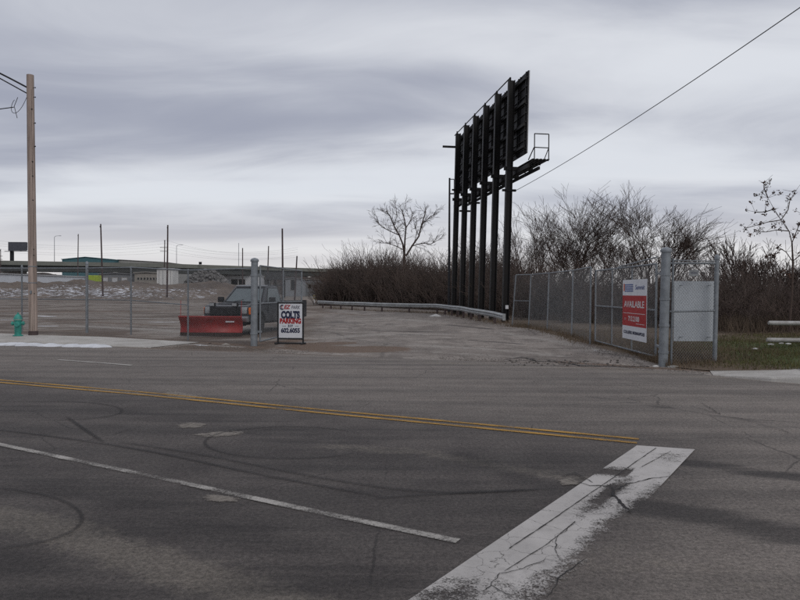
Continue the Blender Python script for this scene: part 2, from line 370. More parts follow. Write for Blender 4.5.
def segs_geo(S, sides=3):
    p0, p1, r0, r1 = S[:, :3], S[:, 3:6], S[:, 6:7], S[:, 7:8]
    d = p1 - p0; L = np.linalg.norm(d, axis=1, keepdims=True); d = d / np.maximum(L, 1e-9)
    ref = np.where(np.abs(d[:, 2:3]) < 0.9, np.array([[0, 0, 1.0]]), np.array([[0, 1.0, 0]]))
    a = np.cross(d, ref); a /= np.linalg.norm(a, axis=1, keepdims=True); b = np.cross(a, d)
    ring0 = []; ring1 = []
    for j in range(sides):
        t = 2 * math.pi * j / sides + 0.3; o = a * math.cos(t) + b * math.sin(t); ring0.append(p0 + o * r0); ring1.append(p1 + o * r1)
    V = np.stack(ring0 + ring1, axis=1); n = len(S)
    base = np.arange(n)[:, None] * (2 * sides)
    F = np.stack([np.concatenate([base + j, base + (j + 1) % sides, base + sides + (j + 1) % sides, base + sides + j], axis=1) for j in range(sides)], axis=1)
    return V.reshape(-1, 3), F.reshape(-1, 4)
def text_mesh(txt, size, bold=0.0, shear=0.0, sx=1.0, align='CENTER'):
    cu = bpy.data.curves.new('txt', 'FONT'); cu.body = txt; cu.size = size; cu.align_x = align; cu.align_y = 'CENTER'; cu.offset = bold; cu.shear = shear; cu.extrude = 0.001; cu.resolution_u = 4
    o = bpy.data.objects.new('txt', cu); C.objects.link(o); bpy.context.view_layer.update()
    me = bpy.data.meshes.new_from_object(o.evaluated_get(bpy.context.evaluated_depsgraph_get())); bpy.data.objects.remove(o)
    me.transform(Matrix.Diagonal((sx, 1, 1, 1)))
    me.transform(Matrix.Rotation(R(90), 4, 'X'))        # into the XZ plane, facing -Y
    me.materials.clear(); return me
def letters(parent, name, txt, size, x, z, y, m, fit=None, **kw):
    me = text_mesh(txt, size, **kw)
    if fit:
        xs = [v.co.x for v in me.vertices]; wd = max(xs) - min(xs); me.transform(Matrix.Translation((-(max(xs) + min(xs)) / 2, 0, 0))); me.transform(Matrix.Diagonal((fit / wd, 1, 1, 1)))
    me.name = name; return mobj(name, me, m, parent, (x, y, z))
M_INK_NAVY = mat('navy_ink', (0.014, 0.018, 0.055), 0.6, var=0.1); M_INK_RED = mat('red_ink', (0.36, 0.010, 0.012), 0.6, var=0.1)
M_INK_GREY = mat('grey_ink', (0.16, 0.16, 0.19), 0.6, var=0.1); M_INK_WHITE = mat('white_ink', (0.62, 0.60, 0.60), 0.6, var=0.1); M_INK_ORANGE = mat('orange_ink', (0.6, 0.12, 0.02), 0.6, var=0.1)
M_SIGNWHITE = mat('sign_white', (0.64, 0.65, 0.68), 0.5, var=0.1)

# ------------------------------------------------------------------ ground, road, lot
E = [gp(x, y) for x, y in ((0, 344.5), (117, 347), (200, 349.5), (254, 352), (330, 355), (420, 359), (520, 363), (600, 367), (680, 371.5), (735, 378.5), (800, 384.5))]
EX = np.array([p.x for p in E]); EY = np.array([p.y for p in E])
def edge(x):
    x = np.asarray(x, dtype=float); y = np.interp(x, EX, EY)
    y = np.where(x < EX[0], EY[0] + (x - EX[0]) * -0.36, y); return np.where(x > EX[-1], EY[-1] + (x - EX[-1]) * -0.42, y)
def dist_poly(X, Y, pts):
    D = np.full(X.shape, 1e9); T = np.zeros(X.shape); n = len(pts) - 1
    for i in range(n):
        ax, ay = pts[i][0], pts[i][1]; bx, by = pts[i + 1][0], pts[i + 1][1]; dx, dy = bx - ax, by - ay
        t = np.clip(((X - ax) * dx + (Y - ay) * dy) / (dx * dx + dy * dy + 1e-9), 0, 1); d = np.hypot(X - ax - t * dx, Y - ay - t * dy)
        T = np.where(d < D, (i + t) / n, T); D = np.minimum(D, d)
    return D, T
def splat(X, Y, specs):
    A = np.zeros(X.shape)
    for px, wd, s in specs:
        pts = [gp(*q) for q in px]
        if len(pts) == 1: pts = [pts[0], pts[0] + Vector((0.01, 0, 0))]
        D, _ = dist_poly(X, Y, pts); A = np.maximum(A, s * np.exp(-(D / wd) ** 2))
    return A
def grid(name, X, Y, Z, attrs, m):
    r, c = X.shape; V = np.stack([X, Y, Z], -1).reshape(-1, 3); I = np.arange(r * c).reshape(r, c)
    Q = np.stack([I[:-1, :-1], I[:-1, 1:], I[1:, 1:], I[1:, :-1]], -1).reshape(-1, 4)
    me = fast_mesh(name, V, Q)
    for k, a in attrs.items(): fattr(me, k, a.ravel())
    me.shade_smooth(); return mobj(name, me, m)

big = raw('ground', [(-2500, -600, -0.12), (2500, -600, -0.12), (2500, 4500, -0.12), (-2500, 4500, -0.12)], [(0, 1, 2, 3)], 'earth'); tag(big, kind='structure')

xs = np.concatenate([np.linspace(-150, -30, 30)[:-1], np.linspace(-30, -15, 60)[:-1], np.arange(-15, 11, 0.11), np.linspace(11, 30, 60), np.linspace(30, 150, 30)[1:]])
v = np.concatenate([np.linspace(-40, 0, 20)[:-1], np.linspace(0, 1, 230)])
Xr, Vr = np.meshgrid(xs, v); Er = edge(Xr)
Yr = np.where(Vr < 0, Vr, 1.5 * np.clip(Vr * 20, 0, 1) * 0 + Vr * Er)
road_lite = splat(Xr, Yr, [
    ([(-60, 505), (60, 530), (130, 555), (260, 595), (330, 625)], 0.26, 0.85),
    ([(80, 490), (105, 492)], 0.10, 0.5), ([(600, 410), (690, 420), (800, 438)], 0.5, 0.25),
    ([(330, 447), (420, 452), (520, 470), (580, 480)], 0.22, 0.62), ([(430, 455), (560, 470)], 0.3, 0.4),
    ([(560, 555), (640, 565), (800, 590)], 0.5, 0.45), ([(640, 475), (800, 500)], 0.3, 0.35),
    ([(60, 385), (130, 392), (200, 400), (250, 405)], 0.14, 0.75),
    ([(340, 368), (420, 378), (560, 385)], 0.8, 0.4), ([(420, 362), (520, 366), (640, 371), (740, 380)], 0.35, 0.7),
    ([(600, 385), (720, 395), (800, 402)], 0.5, 0.45), ([(255, 353), (330, 357), (400, 360)], 0.3, 0.55)])
road_dark = splat(Xr, Yr, [
    ([(460, 455), (560, 490), (600, 495)], 0.28, 0.6), ([(640, 505), (720, 520), (800, 535)], 0.32, 0.8), ([(680, 462), (800, 478)], 0.25, 0.75),
    ([(0, 470), (200, 520), (400, 585), (470, 600)], 0.5, 0.55), ([(0, 405), (200, 420), (400, 450)], 0.7, 0.5), ([(250, 570), (380, 600)], 0.5, 0.5),
    ([(540, 470), (610, 485)], 0.2, 0.6), ([(0, 560), (60, 600)], 0.4, 0.6), ([(560, 392), (800, 428)], 0.14, 0.5), ([(150, 372), (400, 392)], 0.5, 0.3)])
road_brown = splat(Xr, Yr, [([(150, 348.5), (254, 352), (330, 355), (380, 357)], 0.22, 0.8), ([(120, 347.5), (200, 350)], 0.15, 0.7), ([(560, 366), (620, 369)], 0.2, 0.6)])
yl = [gp(x, y) for x, y in ((-200, 362), (0, 381), (300, 410), (638, 443), (900, 470))]
ylX = np.array([p.x for p in yl]); ylY = np.array([p.y for p in yl])
side = Yr - np.interp(Xr, ylX, ylY)
road_warm = 0.72 / (1 + np.exp(-(side - 0.35) * 3.0))
stop_side = Xr - np.interp(Yr, [3.0, 7.0], [0.5, 3.2])
road_warm = np.maximum(road_warm, 0.92 / (1 + np.exp(-(stop_side - 0.2) * 3.0)) * (Yr < 30))
road_warm = np.maximum(road_warm, 0.85 * np.exp(-((Er - Yr) / 1.6) ** 2))
Zr = 0.006 * np.sin(Xr * 1.3 + Yr * 0.7) * 0
road = grid('road', Xr, Yr, Zr, {'lite': road_lite, 'dark': road_dark, 'brown': road_brown, 'warm': road_warm}, 'asphalt'); tag(road, kind='structure')

v2 = np.concatenate([np.linspace(0, 0.12, 90)[:-1], np.linspace(0.12, 0.4, 90)[:-1], np.linspace(0.4, 1, 70)])
xl = np.concatenate([np.linspace(-150, -30, 50)[:-1], np.linspace(-30, 12, 260), np.linspace(12, 150, 60)[1:]])
Xl, Vl = np.meshgrid(xl, v2); El = edge(Xl); Yl = El + Vl * (170 - El)
# pavement of the drive: right of a line running from the gate post back towards the bend
lineX = np.interp(Yl, [14, 20, 30, 60, 90], [-4.6, -3.4, -4.0, -6.5, -14]); pave = 1 / (1 + np.exp(-(Xl - lineX) * 1.1)) * (Yl < 75)
lot_brown = splat(Xl, Yl, [([(312, 347.5), (345, 349.5), (378, 349)], 0.95, 1.5), ([(300, 345), (340, 343)], 0.6, 1.2), ([(265, 343), (300, 340)], 0.6, 0.9), ([(0, 311), (60, 312), (160, 311)], 2.2, 0.8), ([(0, 321), (90, 322), (170, 326)], 0.7, 0.7),
                           ([(200, 342), (250, 346), (262, 348)], 0.3, 0.8), ([(20, 330), (70, 331)], 0.5, 0.6), ([(80, 334), (150, 336)], 0.25, 0.6), ([(320, 312), (370, 316)], 0.8, 0.6),
                           ([(590, 345), (620, 352), (655, 362)], 0.35, 0.55), ([(505, 323), (440, 309)], 0.6, 0.8), ([(560, 362), (650, 368), (730, 372)], 0.3, 0.8)])
lot_lite = splat(Xl, Yl, [([(380, 318), (440, 322)], 1.6, 0.6), ([(330, 338), (380, 334), (440, 334)], 0.7, 0.65), ([(420, 345), (500, 350), (560, 356)], 0.5, 0.6), ([(500, 333), (560, 342), (600, 350)], 0.6, 0.55), ([(0, 318), (120, 318), (180, 319)], 1.0, 0.7), ([(0, 304), (100, 304), (190, 305)], 3.0, 0.6), ([(310, 325), (400, 325), (480, 327)], 1.6, 0.35), ([(80, 326), (160, 330), (180, 332)], 0.8, 0.7),
                          ([(310, 334), (420, 338), (500, 345)], 0.9, 0.3), ([(540, 345), (600, 355), (640, 362)], 0.5, 0.4), ([(150, 342), (240, 347)], 0.25, 0.7), ([(400, 350), (520, 357)], 0.4, 0.5)])
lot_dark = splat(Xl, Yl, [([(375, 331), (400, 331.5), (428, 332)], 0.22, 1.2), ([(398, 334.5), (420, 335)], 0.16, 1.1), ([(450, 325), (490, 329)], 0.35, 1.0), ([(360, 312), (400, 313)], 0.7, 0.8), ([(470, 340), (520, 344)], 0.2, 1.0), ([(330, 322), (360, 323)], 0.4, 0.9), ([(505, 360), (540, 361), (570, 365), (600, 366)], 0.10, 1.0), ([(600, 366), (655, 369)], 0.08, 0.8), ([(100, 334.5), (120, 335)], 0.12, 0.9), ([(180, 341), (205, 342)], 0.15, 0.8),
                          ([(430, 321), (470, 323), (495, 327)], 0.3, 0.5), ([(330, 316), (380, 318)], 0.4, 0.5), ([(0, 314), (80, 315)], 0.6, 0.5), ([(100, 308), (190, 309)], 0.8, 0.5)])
lot_snow = splat(Xl, Yl, [([(38, 316), (52, 316.5)], 0.35, 1.0), ([(40, 326), (55, 326)], 0.2, 0.9), ([(150, 322), (176, 322)], 0.3, 0.6), ([(195, 345), (205, 345.5)], 0.12, 0.9), ([(0, 320), (12, 320)], 0.3, 0.7), ([(22, 313), (34, 313)], 0.4, 0.8)])
Zl = np.zeros_like(Xl)
lot = grid('parking_lot', Xl, Yl, Zl, {'pave': pave, 'brown': lot_brown, 'lite': lot_lite, 'dark': lot_dark, 'snow': lot_snow}, 'lot'); tag(lot, kind='structure')

# ---- road markings and marks on the asphalt (thin sheets, children of the road)
def ribbon(name, pts, wd, z, m, step=0.12, wear=0.0, jit=0.0, taper=False, smooth_curve=False, crack=0.0, fade=0.0):
    P = [Vector((p[0], p[1], 0)) for p in pts]
    if smooth_curve:
        Q = []
        for i in range(len(P) - 1):
            a, b, c, d = P[max(i - 1, 0)], P[i], P[i + 1], P[min(i + 2, len(P) - 1)]
            for k in range(10):
                t = k / 10; Q.append(0.5 * ((2 * b) + (c - a) * t + (2 * a - 5 * b + 4 * c - d) * t * t + (3 * b - a - 3 * c + d) * t ** 3))
        P = Q + [P[-1]]
    out_ = []
    for i in range(len(P) - 1):
        n = max(1, int((P[i + 1] - P[i]).length / step)); out_ += [P[i].lerp(P[i + 1], k / n) for k in range(n)]
    out_.append(P[-1]); P = out_; V = []; F = []; ed = []; wr = []; n = len(P); off = 0
    for i, p in enumerate(P):
        d = (P[min(i + 1, n - 1)] - P[max(i - 1, 0)]).normalized(); s = Vector((-d.y, d.x, 0))
        if jit: off = off * 0.75 + random.uniform(-jit, jit)
        wv = wd * (random.uniform(0.5, 1.3) if jit else 1)
        if taper: wv *= max(0.15, math.sin(math.pi * min(1, max(0, (i + 0.5) / n))) ** 0.5)
        for k, e in ((-0.5, 0), (-0.25, 1), (0.25, 1), (0.5, 0)):
            V.append(p + s * (k * wv + off) + Vector((0, 0, z))); ed.append(e if not fade else e * min(1, i / n / fade, (1 - i / n) / fade)); wr.append(wear + (0.07 if e == 0 else 0))
        if i:
            b = 4 * i
            for k in range(3): F.append((b - 4 + k, b - 4 + k + 1, b + k + 1, b + k))
    me = bpy.data.meshes.new(name); me.from_pydata(V, [], F); me.update(); fattr(me, 'edge', np.array(ed)); fattr(me, 'wear', np.array(wr)); fattr(me, 'crack', np.full(len(V), crack))
    return mobj(name, me, m, road)
def gpl(*q): return [gp(x, y) for x, y in q]
yw = gpl((-260, 357.5), (0, 381.5), (150, 394.5), (320, 411.5), (480, 426.5), (638, 441.5))
nrm = Vector((0.42, 0.9, 0)).normalized()
for k in (-1, 1):
    ribbon('yellow_line', [p + nrm * (0.105 * k) for p in yw], 0.085, 0.008, 'yellow_paint', wear=0.10)
ww = gpl((-300, 385), (0, 445), (150, 476.5), (300, 509), (458, 542))
ribbon('lane_line', ww, 0.085, 0.008, 'white_paint', wear=0.15)
ribbon('lane_line', gpl((58, 360), (100, 363), (132, 365.6)), 0.12, 0.008, 'white_paint', wear=0.06)
ribbon('lane_line', gpl((-230, 341), (-120, 348)), 0.12, 0.008, 'white_paint', wear=0.06)
# stop line: a filled quad grid
A, B, Cc, D_ = gp(637, 446), gp(695, 450), gp(530, 626), gp(378, 622)
nu, nv = 24, 110; V = []; wr = []; ck = []; I = []
for j in range(nv + 1):
    for i in range(nu + 1):
        s, t = i / nu, j / nv; p = A.lerp(B, s).lerp(D_.lerp(Cc, s), t); V.append((p.x, p.y, 0.008))
        q = 0.10 + 0.30 * math.exp(-((t - 0.45) / 0.13) ** 2) * math.exp(-((s - 0.5) / 0.13) ** 2) + 0.16 * math.exp(-((t - 0.12) / 0.05) ** 2) * math.exp(-((s - 0.75) / 0.25) ** 2)
        q += 0.42 * math.exp(-((t - 0.27) / 0.035) ** 2) * (s < 0.45) + 0.12 * math.exp(-((t - 0.4) / 0.16) ** 2) * math.exp(-((s - 0.42) / 0.2) ** 2)
        q += 0.36 * max(0, s - 0.6) * 3 * math.exp(-((t - 0.62) / 0.28) ** 2) + 0.24 * math.exp(-((t - 0.93) / 0.08) ** 2) * math.exp(-((s - 0.25) / 0.4) ** 2)
        q += 0.10 * math.exp(-((t - 0.07) / 0.03) ** 2) + 0.20 * math.exp(-((t - 0.9) / 0.1) ** 2) * max(0, s - 0.5) * 2
        wr.append(q); ck.append(min(1, max(0, (t - 0.3) * 1.6)))
for j in range(nv):
    for i in range(nu): a = j * (nu + 1) + i; I.append((a, a + nu + 1, a + nu + 2, a + 1))
me = bpy.data.meshes.new('stop_line'); me.from_pydata(V, [], I); me.update(); fattr(me, 'wear', np.array(wr)); fattr(me, 'crack', np.array(ck)); mobj('stop_line', me, 'stop_paint', road)
# saw joints and cracks through the stop line
for q, wd in ((((656, 449), (560, 516), (510, 550)), 0.011), (((671, 452), (642, 468)), 0.008), (((575, 523), (548, 545), (505, 573)), 0.008)):
    ribbon('crack', gpl(*q), wd, 0.013, 'crack_fill', 0.05, jit=0.002)
for q, wd in ((((566, 480), (590, 487), (608, 487), (618, 490), (628, 485), (650, 480), (672, 477)), 0.020), (((612, 489), (613, 497), (622, 507), (632, 514)), 0.030), (((600, 489), (636, 491)), 0.010),
              (((560, 477), (575, 474), (592, 484)), 0.016), (((490, 590), (500, 575), (520, 572), (545, 560), (560, 563)), 0.008), (((560, 563), (556, 540), (575, 525)), 0.007), (((470, 598), (492, 588), (515, 600)), 0.008),
              (((548, 600), (560, 580), (590, 560)), 0.010), (((690, 406), (720, 415), (700, 402)), 0.014), (((735, 418), (780, 430), (800, 438)), 0.012)):
    ribbon('crack', gpl(*q), wd, 0.013, 'crack_fill', 0.035, jit=0.010, taper=True)
for q, wd in ((((505, 359), (520, 358), (535, 361), (560, 362), (580, 366), (610, 366.5), (650, 367.5)), 0.09), (((520, 357), (540, 359.5), (572, 361), (580, 364)), 0.05)):
    ribbon('crack', gpl(*q), wd, 0.012, 'crack_fill', 0.1, jit=0.05)
# rubber donuts and skid trails
def ell(cx_, cy_, ax_, ay_, a0, a1, n=26): return [gp(cx_ + ax_ * math.cos(R(a0 + (a1 - a0) * k / n)), cy_ + ay_ * math.sin(R(a0 + (a1 - a0) * k / n))) for k in range(n + 1)]
ribbon('skid_mark', ell(-30, 519, 112, 31, -100, 100), 0.036, 0.010, 'rubber_mark', smooth_curve=True, fade=0.1)
ribbon('skid_mark', ell(290, 443, 85, 16, 20, 340), 0.045, 0.010, 'rubber_mark', smooth_curve=True, fade=0.2)
ribbon('skid_mark', ell(50, 411, 72, 9.5, -120, 110), 0.05, 0.010, 'rubber_mark', smooth_curve=True, fade=0.2)
ribbon('skid_mark', gpl((-20, 428), (60, 438), (150, 452), (260, 475), (390, 499)), 0.055, 0.010, 'rubber_mark', smooth_curve=True, fade=0.12)
ribbon('skid_mark', gpl((110, 441), (200, 455), (330, 480), (440, 493), (560, 489)), 0.045, 0.0115, 'rubber_mark', smooth_curve=True, fade=0.15)
ribbon('skid_mark', gpl((65, 416), (85, 430), (104, 443)), 0.06, 0.010, 'rubber_mark', smooth_curve=True, fade=0.2)
ribbon('skid_mark', gpl((370, 500), (420, 496), (540, 490)), 0.05, 0.010, 'rubber_mark', smooth_curve=True, fade=0.2)
def patch(q, z=0.006, name='repair_patch'):
    P = gpl(*q); c = sum(P, Vector()) / len(P); V = [(c.x, c.y, z)]; ed = [1.0]; F = []
    n = len(P)
    for f, e in ((0.55, 0.8), (1.15, 0.0)):
        for p in P: u = c.lerp(p, f); V.append((u.x, u.y, z)); ed.append(e)
    for i in range(n):
        j = (i + 1) % n; F.append((0, 1 + i, 1 + j)); F.append((1 + i, 1 + n + i, 1 + n + j, 1 + j))
    me = bpy.data.meshes.new(name); me.from_pydata(V, [], F); me.update(); fattr(me, 'edge', np.array(ed)); return mobj(name, me, 'concrete_patch', road)
patch(((198, 496), (212, 494), (226, 496), (244, 499), (241, 503), (222, 503), (204, 502)))
patch(((171, 425), (190, 422), (212, 424), (205, 428), (180, 429)))
patch(((188, 435), (220, 431), (248, 432), (240, 436), (210, 438)))
patch(((555, 482), (566, 477), (586, 482), (578, 486), (560, 487)), 0.009)
patch(((165, 389), (200, 396), (215, 399), (190, 400), (150, 394)), 0.006)

# ---- kerbs and sidewalks
def slab(name, pts_front, depth, z0, z1, label=None):
    """raised concrete slab with a rounded front kerb following pts_front; z per point"""
    prof = [(0.0, 0.0), (0.01, 0.6), (0.03, 0.93), (0.06, 1.0), (0.18, 1.0), (0.185, 0.985), (1.0, 0.99)]
    V = []; F = []; k = len(prof) + 1
    for i, (p, hgt) in enumerate(pts_front):
        n_ = Vector((0.36, 0.93, 0)).normalized()
        for (u, h) in prof:
            du = u if u < 0.5 else depth; q = p + n_ * du; V.append((q.x, q.y, h * hgt + (0.0 if h else -0.05)))
        q = p + n_ * (depth + 0.02); V.append((q.x, q.y, -0.05))
        if i:
            b = i * k
            for j in range(k - 1): F.append((b - k + j, b + j, b + j + 1, b - k + j + 1))
    return raw(name, V, F, 'concrete')
def frontpts(x0, x1, n, hf): return [(Vector((x, float(edge(x)) + 0.03, 0)), hf(i / (n - 1))) for i, x in enumerate(np.linspace(x0, x1, n))]
xk = gp(150, 348).x
sw = slab('sidewalk', frontpts(-60, xk, 60, lambda t: 0.13 if t < 0.93 else max(0.012, 0.13 * (1 - (t - 0.93) / 0.07))), 2.2, 0, 0); tag(sw, kind='structure')
xk2 = gp(722, 378).x
sw2 = slab('sidewalk', frontpts(xk2, 60, 80, lambda t: min(0.15, 0.012 + t * 6)), 1.45, 0, 0); tag(sw2, kind='structure')
# expansion joints in the near sidewalk and kerb
for x in np.arange(xk2 + 1.2, 14, 1.5):
    y = float(edge(x)); o = MB().beam((x + 0.05, y + 0.14, 0.1525), (x + 0.55, y + 1.38, 0.1525), 0.012, 0.004).build('joint', 'crack_fill', sw2); fattr(o.data, 'edge', np.ones(len(o.data.vertices)))
# snow strip in the gutter
def blob_strip(name, pts, wd, ht, m, seed):
    r_ = random.Random(seed); V = []; F = []; n = len(pts)
    for i, p in enumerate(pts):
        wv = wd * (0.65 + 0.6 * r_.random()) * min(1, (i + 0.3) / 3, (n - i - 0.7) / 3); hh = ht * (0.6 + 0.7 * r_.random()) * min(1, (i + 0.3) / 2, (n - i - 0.7) / 2)
        for (u, h) in ((-0.5, -0.01), (-0.42, 0.55), (-0.1, 1.0), (0.25, 0.9), (0.5, -0.01)):
            V.append((p.x + 0.36 * u * wv, p.y + u * wv + r_.uniform(-0.03, 0.03), h * hh + 0.002))
        if i:
            b = i * 5
            for j in range(4): F.append((b - 5 + j, b - 5 + j + 1, b + j + 1, b + j))
    return raw(name, V, F, m, None, True)
M_SNOW = mat('old_snow', (0.66, 0.67, 0.70), 0.8, 0, 0.22, 2.5, bump=0.4, bscale=14)
xa, xb = gp(-60, 343).x, gp(119, 346).x
o = blob_strip('snow_bank', [Vector((x, float(edge(x)) - 0.13, 0)) for x in np.linspace(xa, xb, 48)], 0.42, 0.07, M_SNOW, 4); tag(o, 'thin strip of white snow lying in the gutter by the far kerb', 'snow')
o = blob_strip('snow_bank', [Vector((x, float(edge(x)) + 1.0, 0.13)) for x in np.linspace(gp(-30, 337).x, gp(13, 340, 0.13).x, 14)], 0.40, 0.06, M_SNOW, 9); tag(o, 'small snow patch on the sidewalk left of the fire hydrant', 'snow')

# ---- grass verge on the right
xv = np.concatenate([np.linspace(6.02, 16, 70), np.linspace(16, 60, 40)[1:]]); uv = np.linspace(0, 1, 90)
Xv, Uv = np.meshgrid(xv, uv); Y0 = edge(Xv) + 1.48; Y0 = np.where(Xv < 7.3, edge(Xv) + 0.9 + 0.58 * np.clip((Xv - 5.9) / 1.4, 0, 1), Y0); Yv = Y0 + Uv * (46 - Y0)
Zv = 0.03 + 0.10 * np.clip((Xv - 6.5) / 2, 0, 1) + 0.35 * np.clip((Xv - 8) / 6, 0, 1) * np.clip(Uv * 6.0, 0, 1) + 0.03 * np.sin(Xv * 2.1 + Yv * 1.7)
Zv = np.where(Xv < 6.1, -0.02, Zv)
green = 0.85 / (1 + np.exp(-(Xv - 8.2) * 1.6)) * np.clip(1.5 - Uv * 5.0, 0.0, 1) + 0.12
verge = grid('grass_verge', Xv, Yv, Zv, {'green': green}, 'verge_soil'); tag(verge, kind='structure')
def verge_z(x, y):
    e = float(edge(x)) + 1.48; u = min(1, max(0, (y - e) / (46 - e)))
    return 0.03 + 0.10 * min(1, max(0, (x - 6.5) / 2)) + 0.35 * min(1, max(0, (x - 8) / 6)) * min(1, u * 6.0) + 0.03 * math.sin(x * 2.1 + y * 1.7)
M_GRASS = mat('grass_blade', (0.088, 0.100, 0.034), 0.9, 0, 0.5, 1.2, spec=0.2, col2=(0.120, 0.105, 0.045)); M_STRAW = mat('straw_blade', (0.190, 0.142, 0.098), 0.9, 0, 0.45, 1.5, spec=0.2)
def blades(name, P, h, m, wd=0.007):
    n = len(P); P = np.asarray(P); a = rng.uniform(0, 6.28, n); hh = h * rng.uniform(0.5, 1.25, n); ln = rng.uniform(0.1, 0.6, n) * hh; b = rng.uniform(0, 6.28, n)
    sx = np.stack([np.cos(a), np.sin(a), 0 * a], 1) * wd; tip = np.stack([np.cos(b) * ln, np.sin(b) * ln, hh], 1)
    V = np.stack([P - sx, P + sx, P + tip], 1).reshape(-1, 3); return mobj(name, fast_mesh(name, V, np.arange(3 * n).reshape(n, 3)), m)
P = []; P2 = []
while len(P) < 32000:
    x, y = rng.uniform(6.6, 15), rng.uniform(12, 21)
    if y < edge(x) + 1.5: continue
    g = 1 / (1 + math.exp(-(x - 7.6) * 1.6)) * (1.2 - (y - 13) * 0.09) + 0.25 * math.sin(x * 1.9) * math.sin(y * 2.3)
    (P if rng.random() < g else P2).append((x, y, verge_z(x, y) - 0.01))
P2 = P2[:9000]
tag(blades('grass', P, 0.085, M_GRASS), 'short green grass on the verge beside the right sidewalk', 'grass', kind='stuff')
tag(blades('dry_grass', P2, 0.10, M_STRAW), 'dry brown grass at the foot of the brush on the right', 'grass', kind='stuff')

# ------------------------------------------------------------------ chain-link builder
def mesh_panel(name, p, q, h0, h1, parent, pitch=0.075, r=0.0021, extra=None):
    """diamond wire between base points p and q, height h0..h1 above their z"""
    p, q = Vector(p), Vector(q); d = q - p; L = math.hypot(d.x, d.y); S = []; H = h1 - h0
    def pt(u, z): b = p + d * (u / L); return (b.x, b.y, b.z + h0 + z)
    for sgn in (1, -1):
        u = -H
        while u < L + H:
            a0, a1 = (u, u + H * sgn)
            z0, z1 = 0.0, H; x0, x1 = a0, a1
            if sgn > 0:
                if x0 < 0: z0 = -x0; x0 = 0
                if x1 > L: z1 = L - a0; x1 = L
            else:
                if x0 > L: z0 = x0 - L; x0 = L
                if x1 < 0: z1 = a0; x1 = 0
            if z1 - z0 > 0.02: S.append((*pt(x0, z0), *pt(x1, z1), r, r))
            u += pitch
    o = segs_mesh(name, S, M_WIRE, parent); tag(o, kind='stuff'); return o
def pipe(name, p, q, r, parent, m=None, n=10): return MB().tube([p, q], r, n).build(name, m or M_GALV, parent, smooth=True)
def post(name, b, h, r, parent, lean=(0, 0), cap=True):
    b = Vector(b); t = b + Vector((lean[0], lean[1], h)); m = MB().tube([b - Vector((0, 0, 0.05)), t], r, 12)
    if cap: m.tube([t - Vector((0, 0, 0.02)), t + Vector((0, 0, 0.03)), t + Vector((0, 0, 0.07)), t + Vector((0, 0, 0.095))], [r * 1.22, r * 1.22, r * 0.9, r * 0.15], 12)
    return m.build(name, M_GALV, parent, smooth=True)

# left fence
FH = 2.38
lf = [at(-70, 333, 24.9), at(22, 333, 24.5), at(87, 333, 24.0), at(131, 334, 23.0), at(188, 337, 21.7), at(254, 346, 19.55)]
for p in lf: p.z = 0.13 if p.x < -8.6 else 0.0
fence = empty('chain_link_fence', (0, 0, 0), 0, 'grey chain link fence from the utility pole to the thick left gate post', 'fence')
for i, p in enumerate(lf[:-1]):
    post('post', p, 2.5 if i == 2 else FH, 0.050 if i == 2 else 0.030, fence, cap=(i in (1, 2)))
gpost = post('gate_post', lf[-1], 2.56, 0.105, fence, lean=(0.012, 0)); 
for z in (0.35, 1.25, 2.1): MB().lathe([(0.118, 0), (0.118, 0.05)], 14, (lf[-1].x, lf[-1].y, z)).build('hinge_band', M_GALV, gpost)
for i in range(len(lf) - 1):
    a, b = lf[i], lf[i + 1]
    for z, r in ((FH - 0.04, 0.022), (1.18, 0.018)):
        if z < 2 and i == 4: continue
        pipe('rail', a + Vector((0, 0, z)), b + Vector((0, 0, z)), r, fence)
    mesh_panel('wire_mesh', a + Vector((0, -0.04, 0)), b + Vector((0, -0.04, 0)), 0.06, FH - 0.05, fence)
# left gate leaf, swung inwards
def gate_leaf(name, p, q, h0, h1, nst, label):
    g = empty(name, p, 0, label, 'gate'); d = Vector(q) - Vector(p); z0, z1 = Vector((0, 0, h0)), Vector((0, 0, h1)); o0 = Vector((0, 0, 0))
    pipe('stile', z0, z1, 0.028, g); pipe('stile', d + z0, d + z1, 0.028, g)
    for k in range(1, nst): u = d * (k / nst); pipe('stile', u + z0, u + z1, 0.022, g)
    for z in (h0, (h0 + h1) / 2, h1): pipe('rail', Vector((0, 0, z)), d + Vector((0, 0, z)), 0.024, g)
    sd_ = Vector((-d.y, d.x, 0)).normalized() * 0.03
    mesh_panel('wire_mesh', sd_, d + sd_, h0, h1, g); return g
lg0 = lf[-1] + Vector((0.17, 0.05, 0)); lgd = at(301.5, 336, 24.4); lgd.z = 0
lgate = gate_leaf('chain_link_gate', lg0, lgd, 0.14, 2.42, 2, 'chain link gate leaf swung open behind the parking sign beside the pickup')
for z in (0.4, 2.12): MB().box(-0.1, 0.05, -0.03, 0.03, z, z + 0.06).build('hinge', M_GALV, lgate)

# right fence
rp = gp(663, 366.5); rp.z = 0
side_p = at(714.5, 362, 15.0); side_p.z = 0.02
rf = [gp(512, 326.5), gp(528.5, 327.5), gp(547, 331), gp(571.5, 338), gp(590, 344)]
fr = empty('chain_link_fence', (0, 0, 0), 0, 'long grey chain link fence running back towards the big billboard', 'fence')
tops = [(516, 275), (531, 274.5), (549, 273), (573, 270.5), (591, 267)]
TP = []
for i, b in enumerate(rf):
    b.z = 0; t = at(tops[i][0], tops[i][1], b.y); TP.append(t)
    MB().tube([b - Vector((0, 0, 0.05)), t], 0.029, 10).build('post', M_GALV, fr, smooth=True)
    if i:
        pipe('rail', TP[i - 1], t, 0.024, fr)
        a = rf[i - 1]; mesh_panel('wire_mesh', a + Vector((0.04, 0, 0)), b + Vector((0.04, 0, 0)), 0.06, (TP[i].z + TP[i - 1].z) / 2 - 0.02, fr)
